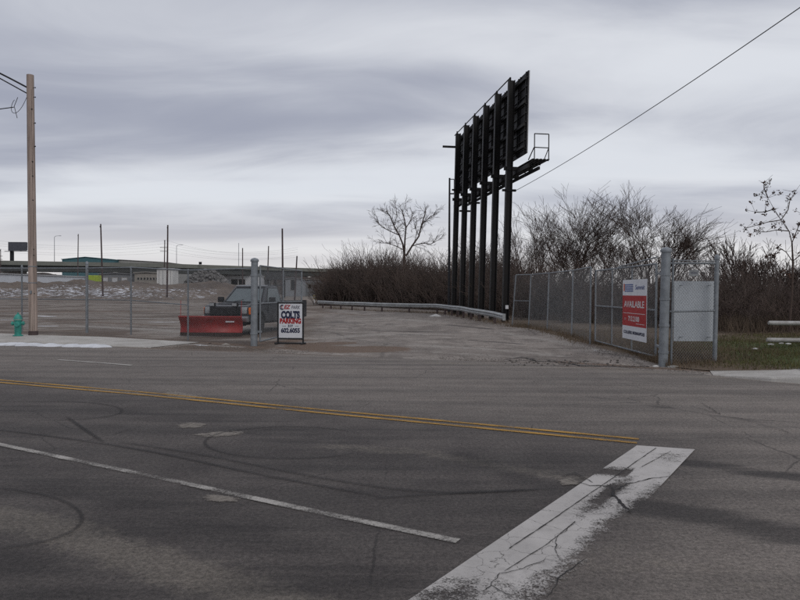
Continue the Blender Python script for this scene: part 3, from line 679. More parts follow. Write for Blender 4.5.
pipe('rail', (rf[0] + TP[0]) / 2, (rf[1] + TP[1]) / 2, 0.02, fr)
fs = empty('chain_link_fence', (0, 0, 0), 0, 'short chain link fence panel right of the thick right gate post', 'fence')
gp2 = post('gate_post', rp, 2.60, 0.102, fs, lean=(0.045, 0))
for z in (0.3, 0.9, 1.5, 2.05): MB().lathe([(0.114, 0), (0.114, 0.05)], 14, (rp.x + 0.045 * z / 2.6, rp.y, z)).build('hinge_band', M_GALV, gp2)
post('post', side_p, 2.44, 0.05, fs, lean=(0.035, 0))
pipe('post', rp + Vector((0.19, 0.02, 0)), rp + Vector((0.215, 0.02, 2.44)), 0.026, fs)
for z in (2.33, 1.24, 2.44): pipe('rail', rp + Vector((0.15, 0.02, z if z < 2.4 else 2.40)), side_p + Vector((0.03, 0, z if z < 2.4 else 2.38)), 0.024 if z < 2.4 else 0.012, fs)
mesh_panel('wire_mesh', rp + Vector((0.2, -0.03, 0)), side_p + Vector((0, -0.03, 0)), 0.06, 2.4, fs, r=0.0026)
# right gate leaf
ga = gp(655.5, 361.5); ga.z = 0; gb = rf[-1] + Vector((0.12, -0.15, 0))
rgate = gate_leaf('chain_link_gate', ga, gb, 0.12, 2.36, 3, 'chain link gate leaf carrying the red and white sign, open beside the right post')
pipe('truss_bar', Vector((0.0, 0, 2.52)), (gb - ga) * 0.55 + Vector((0, 0, 2.40)), 0.018, rgate)
for z in (0.4, 2.12): MB().beam((0, 0, z), (rp.x - ga.x, rp.y - ga.y, z), 0.04, 0.05).build('hinge', M_GALV, rgate)

# blank sign panel behind the short fence panel
bp0 = at(676, 281, 15.15); bp1 = at(711, 341, 15.35)
bs = empty('blank_sign', ((bp0.x + bp1.x) / 2, 15.25, bp1.z), 0.0, 'blank pale grey sign board fixed behind the short fence panel', 'sign')
hw = (bp1.x - bp0.x) / 2; hh = bp0.z - bp1.z
MB().box(-hw, hw, -0.012, 0.012, 0, hh).build('board', mat('pale_grey_board', (0.47, 0.50, 0.53), 0.55, 0, 0.12, 1.2), bs, 0.004)
for x in (-hw * 0.7, hw * 0.7):
    for z in (0.1, hh - 0.1): MB().box(x - 0.01, x + 0.01, -0.15, -0.012, z - 0.006, z + 0.006).build('tie', M_GALV, bs)
sp = at(694, 273, 15.0)
pl = empty('warning_plate', sp, 0, 'small pale plate wired above the blank sign board', 'sign')
MB().box(-0.11, 0.11, -0.008, 0.008, -0.07, 0.07).build('plate', mat('plate_white', (0.34, 0.35, 0.36), 0.55), pl, 0.003); MB().box(-0.07, 0.07, -0.011, -0.0085, -0.02, 0.025).build('print', M_INK_GREY, pl)

# ------------------------------------------------------------------ AVAILABLE sign on the right gate
s0, s1 = gp(622.5, 349), gp(646, 356)
gdir = (gb - ga).normalized()
tA = 0; 
def on_gate(x, y):                          # pixel ray hits the gate's plane (8 cm in front of it)
    d = ray(x, y); n = Vector((-gdir.y, gdir.x, 0)); 
    if n.x > 0: n = -n
    o_ = ga + n * 0.07; t = (o_ - Vector((0, 0, EYE))).dot(n) / d.dot(n); return Vector((0, 0, EYE)) + d * t, n
pTL, nG = on_gate(623.5, 279.5); pBR, _ = on_gate(646.5, 343); pBL, _ = on_gate(622.5, 337.5); pTR, _ = on_gate(647.5, 279.5)
mid = (pBL + pBR) / 2; sw_ = math.hypot(pTR.x - pTL.x, pTR.y - pTL.y); sh_ = (pTL.z + pTR.z) / 2 - (pBL.z + pBR.z) / 2
av = empty('available_sign', (mid.x, mid.y, mid.z), math.atan2(-gdir.y, -gdir.x), 'white and red AVAILABLE sign hung on the open right gate', 'sign')
MB().box(-sw_ / 2, sw_ / 2, -0.008, 0.008, 0, sh_).build('board', M_SIGNWHITE, av, 0.003)
MB().box(-sw_ / 2 + 0.002, sw_ / 2 - 0.002, -0.0105, -0.0085, sh_ * 0.225, sh_ * 0.735).build('red_field', M_INK_RED, av)
letters(av, 'lettering', 'AVAILABLE', 0.30 * sh_ / 2, 0, sh_ * 0.585, -0.013, M_INK_WHITE, fit=sw_ * 0.84, bold=0.004)
MB().box(-sw_ * 0.45, sw_ * 0.45, -0.0135, -0.0108, sh_ * 0.435, sh_ * 0.443).build('rule', M_INK_WHITE, av)
letters(av, 'lettering', '317', 0.05 * sh_, -sw_ * 0.36, sh_ * 0.335, -0.013, M_INK_WHITE)
letters(av, 'lettering', '713.2100', 0.115 * sh_, 0.0, sh_ * 0.345, -0.013, M_INK_WHITE, fit=sw_ * 0.46, bold=0.004)
MB().box(sw_ * 0.1, sw_ * 0.44, -0.0135, -0.0108, sh_ * 0.27, sh_ * 0.277).build('rule', M_INK_WHITE, av)
letters(av, 'lettering', 'COLLIERS', 0.07 * sh_, -sw_ * 0.255, sh_ * 0.115, -0.013, M_INK_NAVY, fit=sw_ * 0.37, bold=0.003); letters(av, 'lettering', 'INDIANAPOLIS', 0.07 * sh_, sw_ * 0.2, sh_ * 0.115, -0.013, M_INK_NAVY, fit=sw_ * 0.48, bold=0.003)
MB().box(-sw_ * 0.45, -sw_ * 0.41, -0.0135, -0.0085, sh_ * 0.81, sh_ * 0.935).build('logo_bar', M_INK_ORANGE, av)
for k, zz in enumerate((0.80, 0.835, 0.87, 0.905)): MB().box(-sw_ * 0.40, -sw_ * 0.04, -0.0135, -0.0085, sh_ * zz, sh_ * (zz + 0.022)).build('logo_stripe', mat('blue_ink', (0.10, 0.14, 0.32), 0.6), av)
letters(av, 'lettering', 'Summit', 0.11 * sh_, sw_ * 0.24, sh_ * 0.868, -0.013, mat('blue_ink'), fit=sw_ * 0.38, shear=0.25)

# ------------------------------------------------------------------ COLTS PARKING sign
cp = gp(290.5, 344)
cs = empty('parking_sign', cp, R(-4), 'white COLTS PARKING board in a black stand beside the left gate post', 'sign')
Wd, H0, H1 = 0.80, 0.14, 1.30
for x in (-Wd / 2, Wd / 2):
    MB().beam((x, 0, 0.02), (x, 0, H1), 0.05, 0.04, (0, 1, 0)).build('upright', mat('black_frame', (0.012, 0.012, 0.014), 0.5), cs, 0.006)
    MB().beam((x, -0.28, 0.02), (x, 0.28, 0.02), 0.05, 0.035).build('foot', mat('black_frame'), cs, 0.006)
MB().box(-Wd / 2 - 0.02, Wd / 2 + 0.02, -0.022, 0.022, H1 - 0.03, H1 + 0.015).build('frame_rail', mat('black_frame'), cs, 0.005)
MB().box(-Wd / 2 - 0.02, Wd / 2 + 0.02, -0.022, 0.022, H0, H0 + 0.05).build('frame_rail', mat('black_frame'), cs, 0.005)
MB().box(-Wd / 2 - 0.1, Wd / 2 + 0.1, -0.05, -0.005, 0.0, 0.05).build('base_bar', mat('black_frame'), cs, 0.005)
MB().box(-Wd / 2 + 0.026, Wd / 2 - 0.026, -0.012, 0.012, H0 + 0.052, H1 - 0.032).build('board', M_SIGNWHITE, cs, 0.003)
f = -0.017
letters(cs, 'lettering', 'COLTS', 0.30, 0, 0.905, f, M_INK_NAVY, fit=0.60, bold=0.020)
for x0, x1, z in ((-0.11, 0.035, 0.805), (0.075, 0.155, 0.805), (-0.115, -0.03, 1.0), (0.03, 0.045, 0.96), (0.185, 0.20, 0.96)): MB().box(x0, x1, f - 0.001, f + 0.004, z, z + 0.022).build('serif', M_INK_NAVY, cs)
letters(cs, 'lettering', 'PARKING', 0.21, 0, 0.715, f, M_INK_RED, fit=0.68, bold=0.012)
letters(cs, 'lettering', '317', 0.10, 0, 0.565, f, M_INK_NAVY, fit=0.16, bold=0.004)
for x in (-0.2, 0.2): MB().box(x - 0.06, x + 0.06, f - 0.001, f + 0.004, 0.562, 0.570).build('rule', M_INK_NAVY, cs)
letters(cs, 'lettering', '602.6055', 0.19, 0, 0.42, f, M_INK_NAVY, fit=0.60, bold=0.009)
letters(cs, 'lettering', 'EZ', 0.17, -0.10, 1.155, f, M_INK_RED, fit=0.22, bold=0.006, shear=0.3)
letters(cs, 'lettering', 'PARK', 0.15, 0.165, 1.15, f, M_INK_GREY, fit=0.29, bold=0.003, shear=0.3)
arc = MB(); arc.tube([(-0.265 + 0.06 * math.cos(R(a)), f, 1.155 + 0.068 * math.sin(R(a))) for a in range(50, 320, 20)], 0.016, 6); arc.build('logo_arc', M_INK_NAVY, cs)
arc = MB(); arc.tube([(-0.255 + 0.03 * math.cos(R(a)), f, 1.155 + 0.035 * math.sin(R(a))) for a in range(90, 280, 20)], 0.010, 6); arc.build('logo_arc', M_INK_RED, cs)

# ------------------------------------------------------------------ fire hydrant
hp = gp(18, 336, 0.13)
hy = empty('fire_hydrant', hp, R(20), 'teal green fire hydrant standing left of the wooden utility pole', 'fire hydrant')
M_TEAL = mat('teal_paint', (0.035, 0.300, 0.240), 0.55, 0, 0.5, 7, col2=(0.025, 0.17, 0.14))
MB().lathe([(0.15, 0), (0.15, 0.035), (0.105, 0.045), (0.10, 0.10), (0.105, 0.12), (0.105, 0.50), (0.125, 0.51), (0.125, 0.545), (0.10, 0.55)], 20).build('barrel', M_TEAL, hy, smooth=True)
MB().lathe([(0.135, 0.55), (0.135, 0.58), (0.122, 0.60), (0.10, 0.66), (0.065, 0.71), (0.03, 0.73), (0.028, 0.775), (0.0, 0.778)], 20).build('bonnet', M_TEAL, hy, smooth=True)
MB().lathe([(0.132, 0.535), (0.132, 0.552)], 20).build('collar_band', mat('pale_band', (0.45, 0.46, 0.40), 0.6), hy)
MB().lathe([(0.08, -0.19), (0.085, -0.185), (0.085, -0.14), (0.065, -0.13), (0.065, 0)], 14, (0, 0, 0.40), 'Y').build('pumper_nozzle', M_TEAL, hy, smooth=True)
for s in (-1, 1): MB().lathe([(0.05, 0), (0.05, s * 0.13), (0.068, s * 0.135), (0.068, s * 0.18), (0.02, s * 0.19), (0.02, s * 0.21)], 14, (0, 0, 0.42), 'X').build('hose_nozzle', M_TEAL, hy, smooth=True)

# ------------------------------------------------------------------ wooden utility pole, left
up0 = gp(33.3, 335, 0.13); upt = at(30.2, 75, up0.y)
upl = empty('utility_pole', up0, 0, 'tall wooden utility pole with a lamp arm behind the fire hydrant', 'utility pole')
tp = upt - up0; rad = lambda t: 0.138 - 0.026 * t
MB().tube([tp * t - Vector((0, 0, 0.1 if t == 0 else 0)) for t in np.linspace(0, 1, 14)], [rad(t) for t in np.linspace(0, 1, 14)], 14).build('pole', 'pole_wood', upl, smooth=True)
MB().lathe([(0.152, 0.0), (0.148, 0.12), (0.141, 0.14)], 14).build('butt_wrap', M_DARKWOOD, upl)
a0 = tp + Vector((-0.1, -0.02, -0.42)); a1 = tp + Vector((-0.1, -0.02, -0.62))
armpts = [a0 + Vector((-2.9 * t, -0.5 * t, 1.05 * math.sin(t * 1.45))) for t in np.linspace(0, 1, 12)]
MB().tube(armpts, 0.028, 8).build('lamp_arm', M_DKSTEEL, upl, smooth=True)
MB().tube([a1, a0.lerp(a0 + Vector((-2.1, -0.36, 0.9)), 0.5) + Vector((-0.1, 0, -0.02)), armpts[8]], 0.02, 8).build('arm_brace', M_DKSTEEL, upl, smooth=True)
lh = armpts[-1]
MB().lathe([(0.05, 0.0), (0.10, -0.12), (0.14, -0.35), (0.13, -0.6), (0.05, -0.7)], 12, (lh.x + 0.1, lh.y, lh.z), 'X').build('lamp_head', M_GALV, upl, smooth=True)
for z, s in ((-0.43, 1), (-0.75, 1), (-1.62, 1), (-2.4, 1)): MB().lathe([(0.010, 0), (0.010, 0.11), (0.022, 0.11), (0.022, 0.13)], 8, tuple(tp + Vector((0.06, -0.02, z))), 'X').build('bolt', M_DKSTEEL, upl)
MB().box(-0.03, 0.03, -0.16, -0.13, 1.4, 1.5).build('pole_tag', M_GALV, upl)
MB().tube([Vector((0.10, -0.095, 0.0)), tp + Vector((0.08, -0.08, -0.5))], 0.005, 6).build('ground_wire', M_CABLE, upl)
for k in range(7):
    q = tp * (0.16 + k * 0.11 + 0.05 * math.sin(k * 2.3)); MB().box(-0.02, 0.02, -0.01, 0.02, -0.012, 0.012).build('staple', M_DKSTEEL, upl, loc=q + Vector((0.09, -0.09, 0)))
for z_ in (1.75, 2.3): MB().lathe([(0.140, z_), (0.140, z_ + 0.03)], 14, (tp.x * z_ / tp.z, tp.y * z_ / tp.z, 0)).build('strap_band', M_GALV, upl)
drop = tp + Vector((-0.12, 0, -0.75))
loop = [drop, drop + Vector((-0.15, 0, -0.35)), drop + Vector((-0.3, -0.05, -0.75)), drop + Vector((-0.6, -0.1, -0.7)), drop + Vector((-0.5, -0.08, -0.25)), drop + Vector((-0.38, -0.05, -0.1))]
loop = [sum((loop[k] * float(math.comb(5, k) * t ** k * (1 - t) ** (5 - k)) for k in range(6)), Vector()) for t in np.linspace(0, 1, 16)]
MB().tube(loop, 0.009, 6).build('drip_loop', M_CABLE, upl); MB().tube([drop + Vector((-0.3, 0, 0.0)), drop + Vector((-0.42, 0, -0.3)), drop + Vector((-0.32, 0, -0.7))], 0.011, 6).build('drip_loop', M_CABLE, upl)
w0 = up0 + drop + Vector((-0.4, -0.06, -0.35)); w1 = w0 + Vector((-26, -4, -1.6))
o = MB().tube([w0.lerp(w1, t) + Vector((0, 0, -1.5 * 4 * t * (1 - t) * 0.6)) for t in np.linspace(0, 1, 18)], 0.016, 6).build('overhead_wire', M_CABLE); tag(o, 'black overhead wire leaving the left utility pole towards the left edge', 'wire')

# ------------------------------------------------------------------ big billboard (seen from behind)
ZR = 36.0
b0 = at(505, 322, ZR); b0.z = 0; b1 = at(453.5, 316, ZR * 1.335); b1.z = 0
bb = empty('billboard', (0, 0, 0), 0, 'tall black billboard seen from behind on six steel posts by the guardrail', 'billboard')
bd = (b1 - b0); spac = bd / 5; bdir = bd.normalized(); bn_ = Vector((bdir.y, -bdir.x, 0))      # bn_ points to the face side (right)
lean = Vector((0.26, 0, 0)) ; ztop = 13.35; zb = 9.05; zt = 13.40
def lp(p, z): return Vector((p.x, p.y, 0)) + lean * (z / 13.0) + Vector((0, 0, z))
for i in range(6):
    p = b0 + spac * i; m = MB(); W_ = 0.31; tk = 0.045
    base = lp(p, -0.1); topp = lp(p, ztop)
    m.beam(base - bn_ * W_ / 2, topp - bn_ * W_ / 2, 0.25, tk, bn_); m.beam(base + bn_ * W_ / 2, topp + bn_ * W_ / 2, 0.25, tk, bn_); m.beam(base, topp, 0.04, W_ - tk, bn_)
    o = m.build('post', M_BLACKSTEEL, bb)
    m = MB(); q = lp(p, ztop - 0.01); m.beam(q - bn_ * 0.08, q - bn_ * 0.08 + Vector((0, 0, 0.16)), 0.1, 0.1); m.build('post_cap', M_BLACKSTEEL, o)
    # clamps half way up
    if i in (3, 4, 5, 0):
        z = (0, 0, 0, 7.6, 7.35, 9.2)[i] or 7.3; MB().beam(lp(p, z) - bn_ * 0.36, lp(p, z) + bn_ * 0.42, 0.12, 0.12).build('clamp', M_BLACKSTEEL, o)
# panel sections with ribs
pn0 = b0 - bdir * 1.6 + bn_ * 0.38; Lp = 14.6; nsec = 12
for k in range(nsec):
    a = pn0 + bdir * (Lp * k / nsec + 0.012); b = pn0 + bdir * (Lp * (k + 1) / nsec - 0.012); m = MB()
    V = [lp(a, zb), lp(b, zb), lp(b, zt), lp(a, zt)]; V2 = [v_ + bn_ * 0.05 for v_ in V]
    m.add(V + V2, [(0, 1, 2, 3), (7, 6, 5, 4), (0, 4, 5, 1), (1, 5, 6, 2), (2, 6, 7, 3), (3, 7, 4, 0)]); sec = m.build('panel_section', M_DKSTEEL, bb)
    m = MB()
    for u in (0.12, 0.88): c = a.lerp(b, u) - bn_ * 0.04; m.beam(lp(c, zb + 0.03), lp(c, zt - 0.03), 0.05, 0.08, bn_)
    for u in range(9): z = zb + 0.25 + u * 0.47; m.beam(lp(a, z) - bn_ * 0.045, lp(b, z) - bn_ * 0.045, 0.05, 0.06)
    m.build('ribs', M_BLACKSTEEL, sec)
fa = pn0 + bn_ * 0.058; fb = fa + bdir * Lp; m = MB(); V = [lp(fa, zb), lp(fb, zb), lp(fb, zt), lp(fa, zt)]; V2 = [v_ + bn_ * 0.04 for v_ in V]
m.add(V + V2, [(0, 1, 2, 3), (7, 6, 5, 4), (0, 4, 5, 1), (1, 5, 6, 2), (2, 6, 7, 3), (3, 7, 4, 0)]); m.build('face', mat('poster_vinyl', (0.5, 0.5, 0.5), 0.5), bb)
for z in (zb + 0.35, zb + 1.5, zb + 2.7, zt - 0.4):       # stringers between posts and panel
    MB().beam(lp(pn0, z) - bn_ * 0.13, lp(pn0 + bdir * Lp, z) - bn_ * 0.13, 0.10, 0.14).build('stringer', M_BLACKSTEEL, bb)
MB().tube([lp(b0 - bdir * 0.1, ztop + 0.12) - bn_ * 0.1, lp(b1 + bdir * 0.7, ztop + 0.02) - bn_ * 0.1], 0.035, 6).build('top_cable', M_BLACKSTEEL, bb)
# catwalk on the face side
cz = 8.62; c0 = pn0 - bdir * 0.6; cL = Lp + 1.9
for i in range(6):
    p = b0 + spac * i; m = MB()
    m.beam(lp(p, cz - 0.12) - bn_ * 0.3, lp(p, cz - 0.12) + bn_ * 1.35, 0.12, 0.2); m.beam(lp(p, cz - 0.75), lp(p, cz - 0.15) + bn_ * 0.95, 0.08, 0.1); m.build('outrigger', M_BLACKSTEEL, bb)
m = MB(); m.beam(lp(c0, cz - 0.35) - bn_ * 0.05 , lp(c0 + bdir * cL, cz - 0.35) - bn_ * 0.05, 0.10, 0.22); m.build('walk_beam', M_BLACKSTEEL, bb)
m = MB(); m.beam(lp(c0 + bdir * 0.2, cz - 0.42) + bn_ * 0.6, lp(c0 + bdir * cL, cz - 0.42) + bn_ * 0.6, 0.10, 0.16); m.build('walk_beam', M_BLACKSTEEL, bb)
m = MB()
for k in range(5): o_ = 0.22 + k * 0.2; m.beam(lp(c0, cz) + bn_ * o_, lp(c0 + bdir * cL, cz) + bn_ * o_, 0.13, 0.04)
for k in range(14): u = c0 + bdir * (cL * (k + 0.1) / 14); m.beam(lp(u, cz - 0.04) + bn_ * 0.12, lp(u, cz - 0.04) + bn_ * 1.08, 0.05, 0.05)
m.build('catwalk', M_BLACKSTEEL, bb)
m = MB(); e0 = lp(c0 + bdir * 0.05, cz); 
r0, r1 = e0 + bn_ * 0.27, e0 + bn_ * 1.05; up = Vector((0, 0, 1.32))
for q in (r0, r1): m.tube([q, q + up], 0.028, 6)
m.tube([r0 + up, r1 + up], 0.028, 6); m.tube([r0 + up * 0.46, r1 + up * 0.46], 0.028, 6); m.tube([r0 + up * 0.46 + Vector((-0.02, 0, 0)), r0 - bn_ * 0.22 + bdir * 0.3], 0.028, 6); m.tube([r1 + up * 0.46, r1 + bdir * 0.8], 0.025, 6)
m.build('end_railing', M_BLACKSTEEL, bb)
farp = b1 + bdir * 0.2; MB().beam(lp(farp, 12.4) - bn_ * 1.1, lp(farp, 12.4), 0.12, 0.14).build('arm', M_BLACKSTEEL, bb)
thin = at(449, 300, 52); thin.z = 0; tt = at(449.6, 178, 52)
tpn = empty('mast', thin, 0, 'thin dark mast standing just left of the billboard posts', 'mast')
MB().tube([(0, 0, 0), (tt.x - thin.x, 0, tt.z)], [0.11, 0.07], 8).build('shaft', M_DKSTEEL, tpn)
m = MB(); m.beam((0.03, 0, tt.z - 1.25), (0.6, 0, tt.z - 1.25), 0.1, 0.1); m.beam((0.03, 0, tt.z - 0.1), (0.35, 0, tt.z - 0.1), 0.06, 0.06); m.beam((0.35, 0, tt.z - 1.25), (0.35, 0, tt.z - 0.1), 0.05, 0.05); m.build('bracket', M_DKSTEEL, tpn)
wa = lp(b0, 7.32) + bn_ * 0.45
wb_ = at(905, -66, 13.5)
npole = empty('utility_pole', (wb_.x, wb_.y, 0.2), 0, 'wooden utility pole beyond the right edge that holds the service wire', 'utility pole'); MB().tube([(0, 0, -0.3), (0, 0, wb_.z + 0.6)], [0.16, 0.11], 12).build('pole', 'pole_wood', npole, smooth=True)
o = MB().tube([wa.lerp(wb_, t) + Vector((0, 0, -0.25 * 4 * t * (1 - t))) for t in np.linspace(0, 1, 24)], 0.013, 6).build('overhead_wire', M_CABLE); tag(o, 'long dark wire rising from the billboard post to the upper right', 'wire')
# pale junction box on the near post
jb = lp(b0, 0.85); MB().box(-0.08, 0.08, -0.06, 0.06, -0.1, 0.1).build('junction_box', M_WHITE, bb, 0.01, loc=jb - bdir * 0.26)

# ------------------------------------------------------------------ guardrail (W-beam)
def wbeam(name, pts, ztop_, label, postgap=2.0, m=None, cat='guardrail'):
    g = empty(name, (pts[0].x, pts[0].y, 0), 0, label, cat); O = Vector((pts[0].x, pts[0].y, 0)); P = []
    for i in range(len(pts) - 1):
        n = max(1, int((pts[i + 1] - pts[i]).length / 1.0)); P += [pts[i].lerp(pts[i + 1], k / n) for k in range(n)]
    P.append(pts[-1]); prof = [(0, 0.0), (0.0, -0.02), (0.075, -0.075), (0.075, -0.11), (0.0, -0.155), (0.075, -0.20), (0.075, -0.235), (0.0, -0.29), (0, -0.31)]
    V = []; F = []; k = len(prof)
    for i, p in enumerate(P):
        d = (P[min(i + 1, len(P) - 1)] - P[max(i - 1, 0)]).normalized(); s = Vector((d.y, -d.x, 0)); s = s if s.dot(Vector((0, 0, 0)) - p) > 0 else -s
        for (u, z) in prof: q = p - O + s * u; V.append((q.x, q.y, q.z + z + 0.012 * math.sin(i * 0.9)))
        if i:
            for j in range(k - 1): F.append(((i - 1) * k + j, i * k + j, i * k + j + 1, (i - 1) * k + j + 1))
    o = raw('rail', V, F, m or M_GALV, g); md = o.modifiers.new('thick', 'SOLIDIFY'); md.thickness = 0.004
    e = P[0] - O; d = (P[1] - P[0]).normalized(); s = Vector((d.y, -d.x, 0)); s = s if s.dot(-P[0]) > 0 else -s
    MB().beam(e - d * 0.03 + Vector((0, 0, ztop_ - 0.155)) - s * 0.02, e - d * 0.03 + Vector((0, 0, ztop_ - 0.155)) + s * 0.13, 0.05, 0.33).build('end_shoe', m or M_GALV, g, 0.01)
    L = 0
    for i in range(1, len(P)):
        L += (P[i] - P[i - 1]).length
        if L > postgap: L = 0; q = P[i] - O - s * 0.1; MB().box(-0.07, 0.07, -0.07, 0.07, -0.1, P[i].z - 0.01).build('post', M_DARKWOOD, g, loc=(q.x, q.y, 0))
    return g
gpts = []
for i, (x, y) in enumerate( ((505, 314), (493, 311.4), (478, 308.8), (462, 306.4), (448, 304.8), (436, 303.9), (424, 303.7), (408, 303.3), (392, 302.9), (370, 302.4), (345, 301.6), (330, 301.0), (318, 300.5))):
    zr = (0.60, 0.65, 0.71)[i] if i < 3 else 0.75; p = gp(x, y, zr); p.z = zr; gpts.append(p)
wbeam('guardrail', gpts, 0.0, 'galvanised guardrail curving from the billboard posts along the brush', m=mat('weathered_zinc', (0.40, 0.41, 0.41), 0.6, 0.1, 0.3, 1.5))
# white pipe barrier at the right edge
rb = at(768.5, 323, 17.0); rz = rb.z; pb = empty('pipe_barrier', (rb.x, 17.0, verge_z(rb.x, 17)), 0, 'white two rail pipe barrier at the right edge above the grass', 'barrier')
base_z = pb.location.z; z2 = at(768, 340, 17.0).z
M_PIPE = mat('pipe_white', (0.46, 0.455, 0.44), 0.6, 0.0, 0.4, 4, col2=(0.26, 0.24, 0.22))
for z, dx in ((rz, 0.0), (z2, -0.04)): MB().tube([(dx, 0, z - base_z), (dx + 0.04, 0, z - base_z), (3.5, -0.25, z - base_z), (7, -0.5, z - base_z)], [0.045, 0.06, 0.06, 0.06], 10).build('rail', M_PIPE, pb, smooth=True)
for x in (1.15, 3.4, 5.7): MB().tube([(x, 0.0 - x * 0.071 + 0.13, -0.4), (x, 0.13 - x * 0.071, rz - base_z + 0.1)], 0.07, 10).build('post', M_PIPE, pb, smooth=True)

#PART2
# ------------------------------------------------------------------ pickup truck with snow plough
tf = at(225.5, 338, 24.3); tf.z = 0
truck = empty('pickup_truck', tf, R(-13.5), 'dark grey pickup truck with a red snow plough parked behind the left fence', 'pickup truck')
M_BODY = mat('grey_car_paint', (0.056, 0.059, 0.066), 0.33, 0.2, 0.18, 2.0); M_GLASS = mat('sky_tone_glass', (0.115, 0.138, 0.145), 0.14, 0.0, 0.1, 2.0, spec=0.6)  # glass base colour lightened to stand in for the reflected sky
M_BLKPL = mat('black_plastic', (0.010, 0.010, 0.011), 0.6, spec=0.3); M_CHROME = mat('dull_chrome', (0.42, 0.42, 0.43), 0.3, 0.8, 0.2, 4); M_LAMP = mat('lamp_glass', (0.36, 0.38, 0.39), 0.15, 0.2, 0.1, 8)
M_AMBER = mat('amber_lens', (0.72, 0.16, 0.025), 0.3, 0, 0.1, 8); M_REDP = mat('plough_red', (0.34, 0.017, 0.014), 0.5, 0, 0.4, 2.5, col2=(0.21, 0.016, 0.014)); M_RIM = mat('wheel_rim', (0.25, 0.25, 0.26), 0.4, 0.6, 0.2, 6)
HWd = 0.98; FA, RA, WR = 0.98, 4.38, 0.385
def arch(cy, r=0.47, zc=0.40, zb=0.47, n=9):
    a0 = math.asin((zb - zc) / r); return [(cy + r * math.cos(math.pi - a0 - (math.pi - 2 * a0) * k / n), zc + r * math.sin(math.pi - a0 - (math.pi - 2 * a0) * k / n)) for k in range(n + 1)]
prof = [(0.10, 0.50)] + [(0.06, 0.60), (0.02, 0.78), (0.02, 1.00), (0.07, 1.09), (0.22, 1.135), (0.85, 1.175), (1.48, 1.205), (3.22, 1.20), (3.22, 0.47)] + arch(FA)[::-1]
bod = MB().prism(prof, -HWd, HWd, 'YZ')
for v_ in bod.V:                              # taper the nose and tuck the sills
    if v_.y < 0.5: v_.x *= 0.93 + 0.07 * v_.y / 0.5
    if v_.z > 1.05: v_.x *= 0.955
body = bod.build('body', M_BODY, truck, 0.035, True)
MB().box(-0.62, 0.62, 0.35, 1.30, 1.165, 1.185).build('hood_bulge', M_BODY, truck, 0.018, True)
# cab greenhouse
gbm = MB(); zb_, zt_ = 1.19, 1.86
GB = [(-0.91, 1.36), (0.91, 1.36), (0.91, 3.20), (-0.91, 3.20)]; GT = [(-0.70, 2.10), (0.70, 2.10), (0.72, 3.04), (-0.72, 3.04)]
gbm.add([(x, y, zb_) for x, y in GB] + [(x, y, zt_) for x, y in GT], [(0, 3, 2, 1), (4, 5, 6, 7), (0, 1, 5, 4), (1, 2, 6, 5), (2, 3, 7, 6), (3, 0, 4, 7)])
cab = gbm.build('cab', M_BODY, truck, 0.09, True, seg=4)
MB().prism([(2.02, 1.845), (2.35, 1.905), (2.85, 1.90), (3.08, 1.84)], -0.66, 0.66, 'YZ').build('roof', M_BODY, truck, 0.03, True)
def pane(name, P, off, parent):
    P = [Vector(p) for p in P]; n = (P[1] - P[0]).cross(P[2] - P[0]).normalized(); c = sum(P, Vector()) / len(P)
    Vv = [p + n * off for p in P] + [p + n * (off - 0.012) for p in P]; k = len(P)
    Tv = [c + (p - c) * 1.08 + n * (off - 0.003) for p in P] + [c + (p - c) * 1.08 + n * (off - 0.02) for p in P]
    fcs = [tuple(range(k)), tuple(range(2 * k - 1, k - 1, -1))] + [(i, i + k, (i + 1) % k + k, (i + 1) % k) for i in range(k)]
    raw('window_trim', Tv, fcs, M_BLKPL, parent)
    return raw(name, Vv, [tuple(range(k)), tuple(range(2 * k - 1, k - 1, -1))] + [(i, i + k, (i + 1) % k + k, (i + 1) % k) for i in range(k)], M_GLASS, parent)
def bl(P, u, v_): a = Vector(P[0]).lerp(Vector(P[1]), u); b = Vector(P[3]).lerp(Vector(P[2]), u); return a.lerp(b, v_)
Fq = [(*GB[0], zb_), (*GB[1], zb_), (*GT[1], zt_), (*GT[0], zt_)]
ws = pane('windscreen', [bl(Fq, 0.085, 0.07), bl(Fq, 0.915, 0.07), bl(Fq, 0.90, 0.83), bl(Fq, 0.10, 0.83)], 0.008, truck)
for s in (-1, 1):
    q = bl(Fq, 0.28 if s < 0 else 0.72, 0.05); MB().beam(q + Vector((0, -0.02, 0.012)), q + Vector((0.42, 0.03, 0.10)), 0.012, 0.015).build('wiper', M_BLKPL, ws)
Rq = [(*GB[1], zb_), (*GB[2], zb_), (*GT[2], zt_), (*GT[1], zt_)]; Lq = [(*GB[3], zb_), (*GB[0], zb_), (*GT[0], zt_), (*GT[3], zt_)]; Bq = [(*GB[2], zb_), (*GB[3], zb_), (*GT[3], zt_), (*GT[2], zt_)]
pane('side_window', [bl(Rq, 0.16, 0.06), bl(Rq, 0.86, 0.06), bl(Rq, 0.90, 0.86), bl(Rq, 0.10, 0.86)], 0.008, truck)
pane('side_window', [bl(Lq, 0.14, 0.06), bl(Lq, 0.84, 0.06), bl(Lq, 0.90, 0.86), bl(Lq, 0.10, 0.86)], 0.008, truck)
pane('rear_window', [bl(Bq, 0.08, 0.1), bl(Bq, 0.92, 0.1), bl(Bq, 0.92, 0.86), bl(Bq, 0.08, 0.86)], 0.008, truck)
